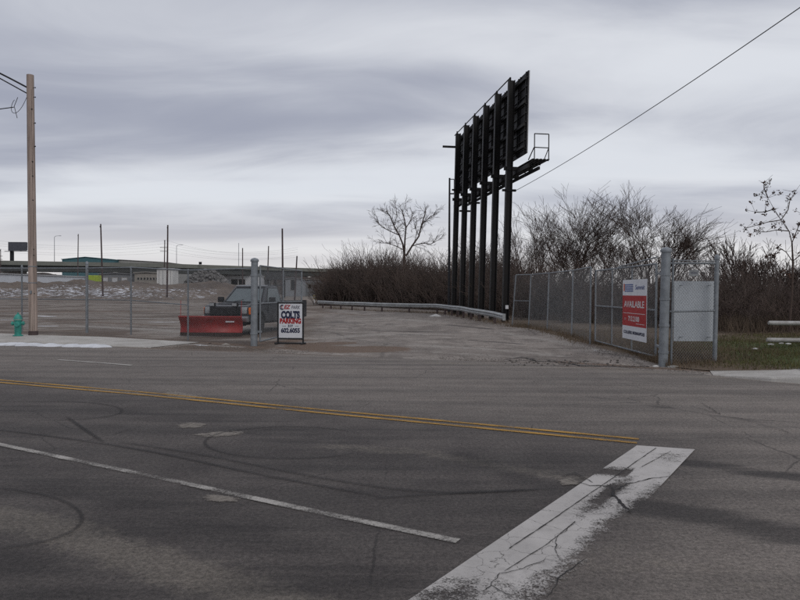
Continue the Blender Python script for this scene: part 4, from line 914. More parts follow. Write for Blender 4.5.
for s in (-1, 1):
    d = MB().box(min(s * 0.975, s * 0.992), max(s * 0.975, s * 0.992), 1.62, 3.05, 0.55, 1.13).build('door', M_BODY, truck, 0.006, True)
    MB().box(min(s * 0.99, s * 1.02), max(s * 0.99, s * 1.02), 2.78, 2.95, 1.02, 1.06).build('handle', M_BLKPL, d, 0.006)
    mr = MB(); mr.box(min(s * 0.99, s * 1.24), max(s * 0.99, s * 1.24), 1.62, 1.74, 1.20, 1.42); mr.build('mirror', M_BLKPL, truck, 0.03, True)
    # bed side with wheel arch
    bp_ = [(3.27, 0.50), (3.27, 1.235), (5.68, 1.235), (5.68, 0.52)] + arch(RA)[::-1]
    bp_ = [(3.27, 1.235), (5.68, 1.235), (5.68, 0.52)] + arch(RA)[::-1] + [(3.27, 0.47)]
    MB().prism(bp_, min(s * 0.90, s * 0.975), max(s * 0.90, s * 0.975), 'YZ').build('bed_side', M_BODY, truck, 0.015, True)
    MB().box(min(s * 0.885, s * 0.985), max(s * 0.885, s * 0.985), 3.28, 5.66, 1.237, 1.262).build('bed_rail', M_BLKPL, truck, 0.006)
    hl = MB(); hl.box(-0.13, 0.13, -0.02, 0.09, -0.13, 0.13); h_ = hl.build('headlight', M_LAMP, truck, 0.03, True, loc=(s * 0.74, 0.035, 0.93))
    MB().box(-0.06, 0.06, -0.015, 0.13, -0.14, 0.12).build('turn_signal', M_AMBER, truck, 0.02, True, loc=(s * 0.895, 0.09, 0.92))
MB().box(-0.90, 0.90, 3.27, 3.33, 0.55, 1.23).build('bed_front', M_BODY, truck, 0.008); MB().box(-0.90, 0.90, 5.60, 5.67, 0.56, 1.235).build('tailgate', M_BODY, truck, 0.01); MB().box(-0.89, 0.89, 3.33, 5.60, 0.60, 0.66).build('bed_floor', M_BLKPL, truck)
MB().box(-0.85, 0.85, 5.68, 5.84, 0.50, 0.66).build('rear_bumper', M_CHROME, truck, 0.02); MB().box(-0.35, 0.35, 0.5, 5.6, 0.34, 0.52).build('chassis', M_BLKPL, truck)
MB().box(-0.93, 0.93, -0.10, 0.10, 0.50, 0.72).build('front_bumper', M_CHROME, truck, 0.04, True); MB().box(-0.80, 0.80, -0.05, 0.12, 0.36, 0.50).build('valance', M_BLKPL, truck, 0.03, True)
gr = MB(); gr.box(-0.58, 0.58, -0.012, 0.06, 0.76, 1.06); gr = gr.build('grille', M_BLKPL, truck, 0.02)
for z in (0.82, 0.90, 0.98): MB().box(-0.55, 0.55, -0.03, -0.012, z, z + 0.03).build('grille_bar', M_BLKPL, gr, 0.004)
def wheel(x, y):
    s = 1 if x > 0 else -1; wv = bpy.data.objects.new('wheel', None); C.objects.link(wv); wv.parent = truck; wv.location = (x, y, WR); wv.empty_display_size = 0.1
    MB().lathe([(0.24, -0.12), (0.33, -0.13), (0.375, -0.10), (WR, -0.05), (WR, 0.05), (0.375, 0.10), (0.33, 0.13), (0.24, 0.12)], 28, axis='X').build('tyre', M_RUBBER, wv, smooth=True)
    MB().lathe([(0.245, -0.10 * s), (0.245, 0.09 * s), (0.215, 0.095 * s), (0.19, 0.05 * s), (0.09, 0.06 * s), (0.07, 0.11 * s), (0.0, 0.112 * s)], 22, axis='X').build('rim', M_RIM, wv, smooth=True)
for x, y in ((-0.83, FA), (0.83, FA), (-0.83, RA), (0.83, RA)): wheel(x, y)
# plough: blade square to the road, frame and lights on the nose
pw = bpy.data.objects.new('snow_plough', None); C.objects.link(pw); pw.parent = truck; pw.location = (-0.16, -0.76, 0.0); pw.rotation_euler = (0, 0, R(12)); pw.empty_display_size = 0.2
bw = 1.13; Vv = []; Ff = []; nz = 9
for j in range(nz):
    t = j / (nz - 1); z = 0.10 + 0.62 * t; y = 0.16 * math.sin(math.pi * t) ** 1.0 * (1 - 0.25 * t) - 0.05 * t
    for x, fl in ((-bw - 0.05 * t, 0), (bw, 0)): Vv.append((x, y, z))
for j in range(nz - 1): Ff.append((2 * j, 2 * j + 1, 2 * j + 3, 2 * j + 2))
bo = raw('blade', Vv, Ff, M_REDP, pw, True); md = bo.modifiers.new('thick', 'SOLIDIFY'); md.thickness = 0.03; md.offset = 1
MB().box(-bw, bw, -0.035, 0.01, 0.02, 0.14).build('cutting_edge', mat('rusty_steel', (0.055, 0.035, 0.028), 0.8, 0.2, 0.4, 5), pw, 0.006)
MB().box(-bw - 0.05, bw, -0.10, -0.02, 0.70, 0.745).build('top_flange', M_REDP, pw, 0.008)
MB().box(0.52, 0.84, 0.0, 0.012, -0.075, 0.075).build('maker_label', M_SIGNWHITE, pw, loc=(0, 0.02, 0.59))
for s in (-1, 1): MB().tube([(s * (bw - 0.02), -0.04, 0.72), (s * (bw - 0.02) + 0.01, -0.04, 1.30)], 0.010, 6).build('edge_marker', M_INK_RED, pw)
for x in (-0.8, -0.3, 0.3, 0.8): MB().prism([(0.03, 0.10), (0.26, 0.18), (0.24, 0.55), (0.03, 0.68)], x - 0.012, x + 0.012, 'YZ').build('blade_rib', M_REDP, pw, loc=(0, 0.14, 0))
for s in (-1, 1): MB().beam((s * 0.45, 0.30, 0.25), (s * 0.38, 0.95, 0.36), 0.08, 0.09).build('push_arm', M_BLKPL, pw)
MB().tube([(0.0, 0.28, 0.5), (0.1, 0.85, 0.72)], 0.035, 8).build('lift_ram', M_CHROME, pw)
hb = MB(); hb.box(-0.60, 0.56, -0.10, -0.04, 0.74, 0.80); hb.box(-0.60, 0.56, -0.11, -0.05, 1.02, 1.07); hb.box(-0.60, -0.54, -0.105, -0.045, 0.45, 1.07); hb.box(0.50, 0.56, -0.105, -0.045, 0.45, 1.07); hb.build('headgear', M_BLKPL, truck, 0.008)
MB().box(-0.55, 0.50, -0.16, -0.07, 0.76, 1.05).build('radiator_cover', M_BLKPL, truck, 0.02)
for s in (-1, 1):
    pl_ = MB().box(-0.11, 0.11, -0.06, 0.07, -0.07, 0.07).build('plough_light', M_BLKPL, truck, 0.02, True, loc=(s * 0.46 - 0.02, -0.10, 1.145)); MB().box(-0.09, 0.09, -0.07, -0.055, -0.052, 0.052).build('lens', M_LAMP, pl_, 0.01)

# ------------------------------------------------------------------ far background: mound, overpass, buildings, poles
M_OLIVE = mat('olive_steel', (0.165, 0.170, 0.150), 0.7, 0, 0.2, 0.3); M_DKGIRDER = mat('dark_girder', (0.048, 0.052, 0.050), 0.7, 0, 0.3, 0.3); M_CONC2 = mat('far_concrete', (0.30, 0.28, 0.255), 0.9, 0, 0.2, 0.4)
cre = [(-120, 283), (-40, 281.5), (0, 282), (30, 284), (55, 284), (80, 279.5), (110, 281.5), (150, 285), (182, 283), (215, 283), (232, 287), (248, 293), (262, 298)]
xm = np.linspace(at(-160, 290, 128).x, at(262, 290, 128).x, 190); um = np.linspace(0, 1, 36); Xm, Um = np.meshgrid(xm, um); Ym = 113 + Um * 46
cp_ = [(at(x, y, 133).x, at(x, y, 133).z) for x, y in cre]; ch = np.interp(Xm, [c[0] for c in cp_], [c[1] for c in cp_])
shape = np.interp(Um, [0, 0.06, 0.2, 0.42, 0.6, 0.8, 1], [0, 0.10, 0.45, 0.97, 0.98, 0.5, -0.05])
rough = sum(np.sin(Xm * a + Ym * b + c) * d for a, b, c, d in ((0.35, 0.2, 0, 0.22), (0.9, -0.6, 1, 0.14), (1.7, 0.9, 2, 0.10), (0.17, 0.5, 3, 0.2), (2.9, 1.9, 0.4, 0.12), (4.3, -2.2, 0.9, 0.10)))
Zm = np.maximum(ch, 0) * shape + rough * np.clip(shape, 0, 1) * np.clip(ch / 3, 0, 1) - 0.04
wx = np.interp(Xm, [at(x, 290, 125).x for x in (-100, 0, 130, 165, 215, 235)], [1, 1, 1, 0.9, 0.9, 0])
snow = np.clip(1.15 - np.abs(Um - 0.19) / 0.26, 0, 0.8) * wx
mound = grid('earth_mound', Xm, Ym, Zm, {'snow': snow}, 'mound_earth'); tag(mound, kind='structure')

def box_at(x0, x1, y0, y1, Y, dep):
    """pixel rectangle at distance Y -> local box size and base centre on the ground"""
    a, b = at(x0, y0, Y), at(x1, y1, Y); return (a.x + b.x) / 2, b.x - a.x, max(a.z, b.z)
def rubble(name, px0, px1, ytop, Y, n, label, seed=5):
    r_ = random.Random(seed); g = empty(name, at((px0 + px1) / 2, 290, Y), 0, label, 'rubble'); g.location.z = 0; M_ = mat('rubble_stone', (0.20, 0.19, 0.185), 0.9, 0, 0.4, 0.8)
    a, b = at(px0, 290, Y).x, at(px1, 290, Y).x; zt = at(px0, ytop, Y).z; hw_ = (b - a) / 2; Vv = []; Ff = []
    for k in range(n):
        u = r_.uniform(-1, 1); v_ = r_.uniform(-1, 1); rr = math.sqrt(u * u + v_ * v_)
        if rr > 1: continue
        z = zt * (1 - rr ** 2.2) * r_.uniform(0.75, 1.04); s = r_.uniform(0.12, 0.5); q = Matrix.Rotation(r_.uniform(0, 6), 3, Vector((r_.random(), r_.random(), r_.random())).normalized())
        bx = [Vector((sx * s * r_.uniform(.6, 1), sy * s * r_.uniform(.5, 1), sz * s * r_.uniform(.3, .7))) for sz in (-1, 1) for sx, sy in ((-1, -1), (1, -1), (1, 1), (-1, 1))]
        i0 = len(Vv); Vv += [q @ p + Vector((u * hw_, v_ * hw_ * 0.5, z)) for p in bx]; Ff += [tuple(i + i0 for i in f_) for f_ in ((0, 3, 2, 1), (4, 5, 6, 7), (0, 1, 5, 4), (1, 2, 6, 5), (2, 3, 7, 6), (3, 0, 4, 7))]
    core = []; 
    o = raw('stones', Vv, Ff, M_, g); tag(o, kind='stuff')
    Vc = [(0, 0, zt * 0.93)]; Fc = []
    for j, f_ in enumerate((0.35, 0.7, 1.02)):
        for k in range(18): an = k * math.pi / 9; Vc.append((hw_ * f_ * math.cos(an), hw_ * 0.5 * f_ * math.sin(an), zt * 0.93 * (1 - f_ ** 2.2) if f_ < 1 else -0.1))
    for k in range(18):
        Fc.append((0, 1 + k, 1 + (k + 1) % 18))
        for j in (0, 1): Fc.append((1 + j * 18 + k, 1 + (j + 1) * 18 + k, 1 + (j + 1) * 18 + (k + 1) % 18, 1 + j * 18 + (k + 1) % 18))
    raw('core', Vc, Fc, M_, g)
rubble('rubble_pile', 176, 238, 270.5, 152, 1500, 'grey heap of broken concrete behind the mound above the pickup')

# overpass
OZ = 11.0
ov = empty('overpass', (0, 0, 0), 0, 'long concrete and steel highway overpass crossing behind the lot', 'bridge')
def ovp(x, y): d = ray(x, y); t = (OZ - EYE) / d.z; return Vector((0, 0, EYE)) + d * t
oA = ovp(-20, 260.2); oB = ovp(160, 263.4); oC = ovp(322, 268.6); dirL = (oA - oB).normalized(); oA = oA + dirL * 90; dirR = (oC - oB).normalized(); oC2 = oC + dirR * 60
path = [oA, oB, oC2]; back = Vector((0.15, 1, 0)).normalized()
def sweep(prof, name, m, parent):
    Vv = []; Ff = []; k = len(prof); P = [oA.lerp(oB, t) for t in np.linspace(0, 1, 12)][:-1] + [oB.lerp(oC2, t) for t in np.linspace(0, 1, 14)]
    for i, p in enumerate(P):
        for (u, z) in prof: Vv.append(p + back * u + Vector((0, 0, z)))
        if i:
            for j in range(k): Ff.append(((i - 1) * k + j, i * k + j, i * k + (j + 1) % k, (i - 1) * k + (j + 1) % k))
    Ff += [tuple(range(k)), tuple(range((len(P) - 1) * k, len(P) * k))[::-1]]
    o = raw(name, Vv, Ff, m, parent); bm = bmesh.new(); bm.from_mesh(o.data); bmesh.ops.recalc_face_normals(bm, faces=bm.faces); bm.to_mesh(o.data); bm.free(); return o
sweep([(-0.35, 0), (0.0, 0), (0.05, -1.0), (12.9, -1.0), (12.95, 0), (13.3, 0), (13.3, -1.35), (-0.35, -1.35)], 'deck', M_OLIVE, ov)
for k, u in enumerate((0.5, 4.3, 8.2, 12.1)): sweep([(u, -1.355), (u + 0.4, -1.355), (u + 0.4, -3.2), (u, -3.2)], 'girder', M_DKGIRDER, ov)  # outer girder darkened too, standing in for the shaded void under the deck
for t, seg in ((0.18, 0), (0.42, 0), (0.66, 0), (0.90, 0), (0.12, 1), (0.32, 1), (0.52, 1), (0.74, 1)):
    p = (oA.lerp(oB, t) if seg == 0 else oB.lerp(oC2, t)); m = MB()
    m.beam(p + back * 0.2 + Vector((0, 0, -3.8)), p + back * 12.7 + Vector((0, 0, -3.8)), 1.2, 1.19)
    for u in (1.5, 6.4, 11.3): q = p + back * u; m.tube([(q.x, q.y, -0.2), (q.x, q.y, OZ - 4.4)], 0.55, 10)
    m.build('pier', M_CONC2, ov)
bxp = ovp(200.5, 264.5); eb = empty('equipment_box', (bxp.x, bxp.y, OZ), 0, 'tiny dark box on top of the overpass parapet', 'box'); eb.location = bxp + back * (-0.15)
MB().box(-0.5, 0.5, -0.12, 0.12, 0.0, 0.85).build('cabinet', M_DKSTEEL, eb, 0.03); MB().box(-0.56, 0.56, -0.16, 0.16, 0.85, 0.93).build('lid', M_DKSTEEL, eb)

# added dark ridge: blocks sky below the overpass, standing in for its shade
xw = np.linspace(-420, 60, 330); uw = np.linspace(0, 1, 9); Xw, Uw = np.meshgrid(xw, uw); Yw = 345 + Uw * 45 + 2 * np.sin(Xw * 0.7)
Zw = np.interp(Uw, [0, 0.04, 0.3, 1], [-0.2, 7.5, 10.5, 9.5]) + (np.sin(Xw * 0.31 + 1) + 0.7 * np.sin(Xw * 0.83 + Uw * 9) + 0.5 * np.sin(Xw * 1.9)) * 0.7 * np.clip(Uw * 8, 0, 1)
fw = grid('sky_block_ridge', Xw, Yw, Zw, {}, mat('shade_dark_mass', (0.075, 0.062, 0.056), 0.95, 0, 0.5, 0.25, bump=0.8, bscale=1.2, spec=0.1)); tag(fw, 'added dark ridge that blocks the sky below the overpass', 'backdrop', kind='stuff')

# teal warehouse beyond the overpass
def shed(name, px0, px1, ytop, Y, dep, wall_m, roof_m, label, rise=0.0, cat='building', ridge=0.5, door=None, eave=None):
    cx_, wd, zt = box_at(px0, px1, ytop, 290, Y, dep); g = empty(name, (cx_, Y, -0.1), 0, label, cat); h = wd / 2; ze = zt - rise
    MB().prism([(-h, 0), (h, 0), (h, ze), (-h + 2 * h * ridge, ze + max(rise - 0.25, 0.01)), (-h, ze)], 0, dep, 'XZ').build('wall', wall_m, g)
    rf_ = MB()
    a, b, c = Vector((-h - 0.3, 0, ze + 0.05)), Vector((-h + 2 * h * ridge, 0, ze + rise + 0.0)), Vector((h + 0.3, 0, ze + 0.05))
    for p, q in ((a, b), (b, c)):
        Vv = [p + Vector((0, -0.35, 0)), q + Vector((0, -0.35, 0)), q + Vector((0, dep + 0.35, 0)), p + Vector((0, dep + 0.35, 0))]; rf_.add(Vv + [v_ + Vector((0, 0, 0.22)) for v_ in Vv], [(0, 3, 2, 1), (4, 5, 6, 7), (0, 1, 5, 4), (1, 2, 6, 5), (2, 3, 7, 6), (3, 0, 4, 7)])
    rf_.build('roof', roof_m, g); return g, h, ze
def win(g, x0, x1, z0, z1, m=None, name='window'):
    o = MB().box(x0, x1, -0.06, -0.01, z0, z1).build(name, m or M_BLKPL, g); w_ = 0.12
    fm = MB(); fm.box(x0 - w_, x0, -0.10, -0.005, z0 - w_, z1 + w_); fm.box(x1, x1 + w_, -0.10, -0.005, z0 - w_, z1 + w_); fm.box(x0, x1, -0.10, -0.005, z0 - w_, z0); fm.box(x0, x1, -0.10, -0.005, z1, z1 + w_); fm.build('frame', M_CONC2, o); return o
M_TEALW = mat('teal_cladding', (0.045, 0.130, 0.150), 0.5, 0, 0.2, 0.2); M_TEALR = mat('teal_roof', (0.060, 0.165, 0.190), 0.5, 0, 0.15, 0.2)
g, h, ze = shed('warehouse', 62, 114, 256.8, 300, 40, M_TEALW, M_TEALR, 'teal clad warehouse rising above the overpass on the left', rise=1.2, ridge=0.45)
for k in range(3): win(g, -h + 4 + k * 6.2, -h + 6.4 + k * 6.2, 4.5, 6.5)
g, h, ze = shed('beige_warehouse', 115.5, 166, 259.6, 305, 40, mat('beige_cladding', (0.33, 0.325, 0.31), 0.8), mat('beige_cladding'), 'beige flat warehouse joined to the teal one above the overpass', rise=1.2, ridge=0.05)
win(g, -3, 3, 3, 6, None, 'loading_door')
M_WHT2 = mat('far_white', (0.50, 0.505, 0.52), 0.7, 0, 0.2, 0.25); M_TAN = mat('tan_block', (0.27, 0.245, 0.215), 0.9, 0, 0.2, 0.4); M_GREYW = mat('grey_wall', (0.19, 0.195, 0.205), 0.85, 0, 0.2, 0.3)
g, h, ze = shed('white_warehouse', -70, 84, 271.8, 182, 14, mat('pale_blue_wall', (0.52, 0.54, 0.58), 0.8, 0, 0.1, 0.2), M_WHT2, 'long low pale building under the left part of the overpass', rise=1.2, ridge=0.12)
for k in range(10): win(g, -h + 2 + k * 4.1, -h + 3.6 + k * 4.1, 1.6, 3.0)
g, h, ze = shed('block_building', 134.5, 158, 272, 172, 9, M_TAN, M_CONC2, 'low tan building with a row of dark windows beside the white shed', rise=0.25)
for k in range(7): win(g, -h + 0.8 + k * 0.82, -h + 1.25 + k * 0.82, 4.6, 5.2)
g, h, ze = shed('white_shed', 156.8, 172.5, 268.3, 152, 4, mat('bright_white_cladding', (0.62, 0.61, 0.59), 0.7, 0, 0.12, 0.5), M_WHT2, 'tall white box shaped shed behind the second dark pole', rise=0.15)
for k in range(4): MB().box(-h + 0.5 + k * 0.9, -h + 0.56 + k * 0.9, -0.04, 0.0, 0.2, ze - 0.2).build('panel_seam', M_GREYW, g)
g, h, ze = shed('grey_shed', 99, 132, 273, 176, 10, M_GREYW, M_GREYW, 'flat grey blue shed between the lime container and the tan building', rise=0.3)
for k in range(3): win(g, -h + 1 + k * 2.6, -h + 2.4 + k * 2.6, 3.8, 5.2, M_WHT2, 'door')
g, h, ze = shed('white_building', 214, 262, 274.5, 245, 16, M_WHT2, M_WHT2, 'wide white building below the overpass behind the pickup cab', rise=0.5)
for k in range(2): win(g, h - 11.5 + k * 2.8, h - 9.2 + k * 2.8, 4.2, 6.2, None, 'loading_door')
g, h, ze = shed('pale_building', 284, 301, 278, 235, 12, mat('pale_wall', (0.25, 0.26, 0.275), 0.8), M_GREYW, 'pale building below the overpass beside the leaning pole', rise=0.4)
win(g, -0.6, 0.8, 2.2, 6.0, None, 'loading_door')
g, h, ze = shed('low_office', 300, 326, 279, 250, 12, M_GREYW, M_CONC2, 'low grey building under the right end of the overpass', rise=0.4)
for k in range(4): win(g, -h + 1 + k * 2.2, -h + 2.2 + k * 2.2, 3.0, 4.4)
# lime container on the mound
lp_ = at(93, 280.5, 137); li = empty('lime_container', (lp_.x, 137, lp_.z - 0.35), 0, 'bright lime green container on top of the mound', 'container')
M_LIME = mat('lime_paint', (0.36, 0.47, 0.035), 0.5, 0, 0.15, 1.0); MB().box(-1.1, 1.1, 0, 1.8, 0.1, 1.45).build('tub', M_LIME, li, 0.05)
for k in range(5): MB().box(-1.02 + k * 0.49, -0.94 + k * 0.49, -0.06, 0.0, 0.15, 1.35).build('rib', M_LIME, li)
for x in (-0.8, 0.8): MB().box(x - 0.1, x + 0.1, 0.1, 1.7, 0, 0.12).build('skid', M_DKSTEEL, li)
# dark steel gantry
gx0, gx1 = at(265, 290, 172), at(283.5, 290, 172); gt = at(274, 272.5, 172).z
ga_ = empty('steel_gantry', ((gx0.x + gx1.x) / 2, 172, 0), 0, 'dark steel frame structure below the overpass behind the truck bed', 'gantry'); hw_ = (gx1.x - gx0.x) / 2
MB().box(-hw_, hw_, 0, 3.0, gt - 1.9, gt).build('hopper', mat('dark_hopper', (0.05, 0.05, 0.052), 0.8), ga_, 0.05)
for x in (-hw_ + 0.25, hw_ - 0.25):
    for y in (0.25, 2.75): MB().box(x - 0.25, x + 0.25, y - 0.2, y + 0.2, -0.1, gt - 1.9).build('leg', mat('dark_hopper'), ga_)
MB().box(-hw_ + 0.5, hw_ - 0.5, 0.2, 0.5, gt - 3.6, gt - 3.25).build('cross_beam', mat('dark_hopper'), ga_)

# far billboard on the left
fb_ = at(18, 246.5, 215); fbp = empty('far_billboard', (at(12, 262, 215).x, 215, 0), 0, 'small dark billboard on a single post above the overpass at far left', 'billboard')
hw_, hh_ = 9 / 650 * 215, 4.4 / 650 * 215
MB().box(-0.45, 0.45, -0.45, 0.45, -0.1, fb_.z - hh_).build('post', M_DKSTEEL, fbp, 0.05)
pv_ = fb_.x - fbp.location.x
MB().box(pv_ - hw_, pv_ + hw_, -0.5, -0.1, fb_.z - hh_, fb_.z + hh_).build('panel', mat('slate_panel', (0.075, 0.078, 0.095), 0.7), fbp, 0.03); MB().box(pv_ - hw_ + 0.6, pv_ + hw_ - 0.2, 0.3, 0.7, fb_.z - hh_ + 0.2, fb_.z + hh_).build('panel', mat('slate_panel'), fbp, 0.03)
MB().box(pv_ - hw_ - 0.8, pv_ + hw_ + 1.0, -1.2, -0.5, fb_.z - hh_ - 0.25, fb_.z - hh_ - 0.12).build('catwalk', M_DKSTEEL, fbp)

# poles in the distance: (top px, base px x, Y, radius, label, crossarm, lamp)
poles = [((100.7, 224), 103, 118, 0.17, 'dark wooden pole rising from the snowy mound right of the lime container', 0, 0, 'utility pole'),
         ((167.8, 225), 167, 117, 0.18, 'dark wooden pole standing in front of the white shed', 0, 0, 'utility pole'),
         ((282.3, 228.5), 283, 100, 0.17, 'tallest dark pole behind the truck bed', 0, 0, 'utility pole'),
         ((297, 256), 294.5, 108, 0.15, 'short leaning dark pole near the parking sign', 0, 0, 'utility pole'),
         ((78.3, 234), 77.5, 195, 0.18, 'thin pole in front of the left end of the teal warehouse', 0, 0, 'utility pole'),
         ((164.8, 240), 164, 190, 0.2, 'thin pole with crossarms just left of the white shed pole', 1, 0, 'utility pole'),
         ((242.6, 248), 242.6, 185, 0.2, 'thin pole above the left gate post and the overpass', 0, 0, 'utility pole'),
         ((268.6, 246), 267.0, 180, 0.2, 'slightly leaning thin pole between gate post and tallest dark pole', 0, 0, 'utility pole'),
         ((54.5, 237), 54.5, 222, 0.11, 'slim street light on the overpass left of the teal warehouse', 0, 1, 'street light'),
         ((176.3, 246), 176.5, 228, 0.11, 'slim street light on the overpass right of the white shed', 0, 1, 'street light'),
         ((238.7, 243), 238.7, 260, 0.13, 'faint slim mast left of the thin pole above the gate post', 0, 0, 'mast'),
         ((0.6, 249), 0.6, 200, 0.16, 'thin pole at the extreme left edge below the lamp arm', 1, 0, 'utility pole')]
for (tx, ty), bx_, Y, r_, lab, cross, lampy, cat in poles:
    b = at(bx_, 291, Y); t = at(tx, ty, Y); z0 = 0.0
    if Y in (118, 117): z0 = 0.1
    if lampy: z0 = OZ - 1.2
    g = empty('street_light' if lampy else ('mast' if cat == 'mast' else 'utility_pole'), (b.x, Y, z0), 0, lab, cat); dx = t.x - b.x; H = t.z - z0
    if lampy: dx = 0
    MB().tube([(0, 0, -0.3 if not lampy else 0), (dx, 0, H)], [r_, r_ * 0.7], 8).build('shaft' if lampy or cat == 'mast' else 'pole', M_GALV if lampy or cat == 'mast' else M_DARKWOOD, g, smooth=True)
    if cross:
        for z in (H - 2.2, H - 3.2): MB().beam((dx - 1.4, 0, z), (dx + 0.6, 0, z), 0.12, 0.14).build('crossarm', M_DARKWOOD, g)
    if lampy:
        MB().tube([(0, 0, H), (0.5, 0, H + 0.35), (1.6, 0, H + 0.45)], 0.06, 6).build('arm', M_GALV, g); MB().box(1.5, 2.3, -0.15, 0.15, H + 0.35, H + 0.5).build('lamp_head', M_GALV, g, 0.05)
    if cat == 'utility pole': MB().beam((dx, -r_, H - 0.5), (dx, -r_ - 0.12, H - 0.5), 0.12, 0.25).build('bracket', M_DKSTEEL, g)
# far power lines strung across between the thin poles
for k, (ya, yb, sag, Y) in enumerate(((246.5, 252, 1.6, 192), (249, 255, 1.9, 192), (240, 249.5, 2.4, 194), (252.5, 257, 1.4, 191), (243.5, 247.5, 2.0, 193))):
    pts = []
    A_, B_ = at(-30, ya - 4, Y), at(166, ya, Y - 2); C_ = at(298, yb, 182)
    for P_, Q_, s_ in ((A_, B_, sag), (B_, C_, sag)): pts += [P_.lerp(Q_, t) + Vector((0, 0, -s_ * 4 * t * (1 - t))) for t in np.linspace(0, 1, 14)]
    o = MB().tube(pts, 0.013, 4).build('power_line', M_CABLE); tag(o, ('third from the top', 'fourth from the top', 'topmost', 'lowest', 'second from the top')[k] + ' of the faint power lines strung above the overpass', 'wire', 'power lines above the overpass')
# barricade at the far bend
bq = gp(318.5, 303); bar = empty('barricade', bq, R(10), 'small pale yellow barricade at the far bend of the drive', 'barricade'); M_YEL = mat('pale_yellow_board', (0.42, 0.33, 0.13), 0.6)
for x in (-0.6, 0.6):
    for s in (-1, 1): MB().beam((x, s * 0.35, 0), (x, s * 0.03, 1.25), 0.06, 0.06).build('leg', M_SIGNWHITE, bar)
for z in (0.55, 0.95): MB().box(-0.8, 0.8, -0.16, -0.13, z, z + 0.2).build('board', M_YEL, bar)
MB().prism([(-0.42, 1.5), (0, 1.08), (0.42, 1.5), (0, 1.92)], -0.18, -0.16, 'XZ').build('diamond_sign', M_YEL, bar)

# ------------------------------------------------------------------ trees and brush
def rot_about(v, k, a):
    return v * math.cos(a) + np.cross(k, v) * math.sin(a) + k * np.dot(k, v) * (1 - math.cos(a))
def grow(r_, S, p, d, L, rad, lvl, maxl, spread, nseg=4, up=0.06, kids=(2, 4), wob=0.16, ratio=0.68, tips=None, rmin=0.004):
    seg = L / nseg; pts = [p]; r0 = rad
    for i in range(nseg):
        d = d + r_.normal(0, wob, 3) + np.array([0, 0, up]); d /= np.linalg.norm(d); q = p + d * seg; r1 = max(rmin, rad * (1 - 0.55 * (i + 1) / nseg))
        S.append((*p, *q, r0, r1)); p, r0 = q, r1; pts.append(q)
    if lvl >= maxl:
        if tips is not None: tips.append(p)
        return
    n = r_.integers(kids[0], kids[1] + 1)
    for k in range(n):
        t = r_.uniform(0.35, 1.0) if k else 1.0; i = min(nseg - 1, int(t * nseg)); q = pts[i] + (pts[i + 1] - pts[i]) * (t * nseg - i) if t < 1 else pts[-1]
        ax = r_.normal(0, 1, 3); ax -= d * np.dot(ax, d); ax /= np.linalg.norm(ax); nd = rot_about(d, ax, abs(r_.normal(spread, spread * 0.35)))
        grow(r_, S, q, nd, L * ratio * r_.uniform(0.75, 1.15), max(rmin, r0 * r_.uniform(0.65, 0.95)), lvl + 1, maxl, spread, max(2, nseg - (1 if lvl else 0)), up, kids, wob, ratio, tips, rmin)

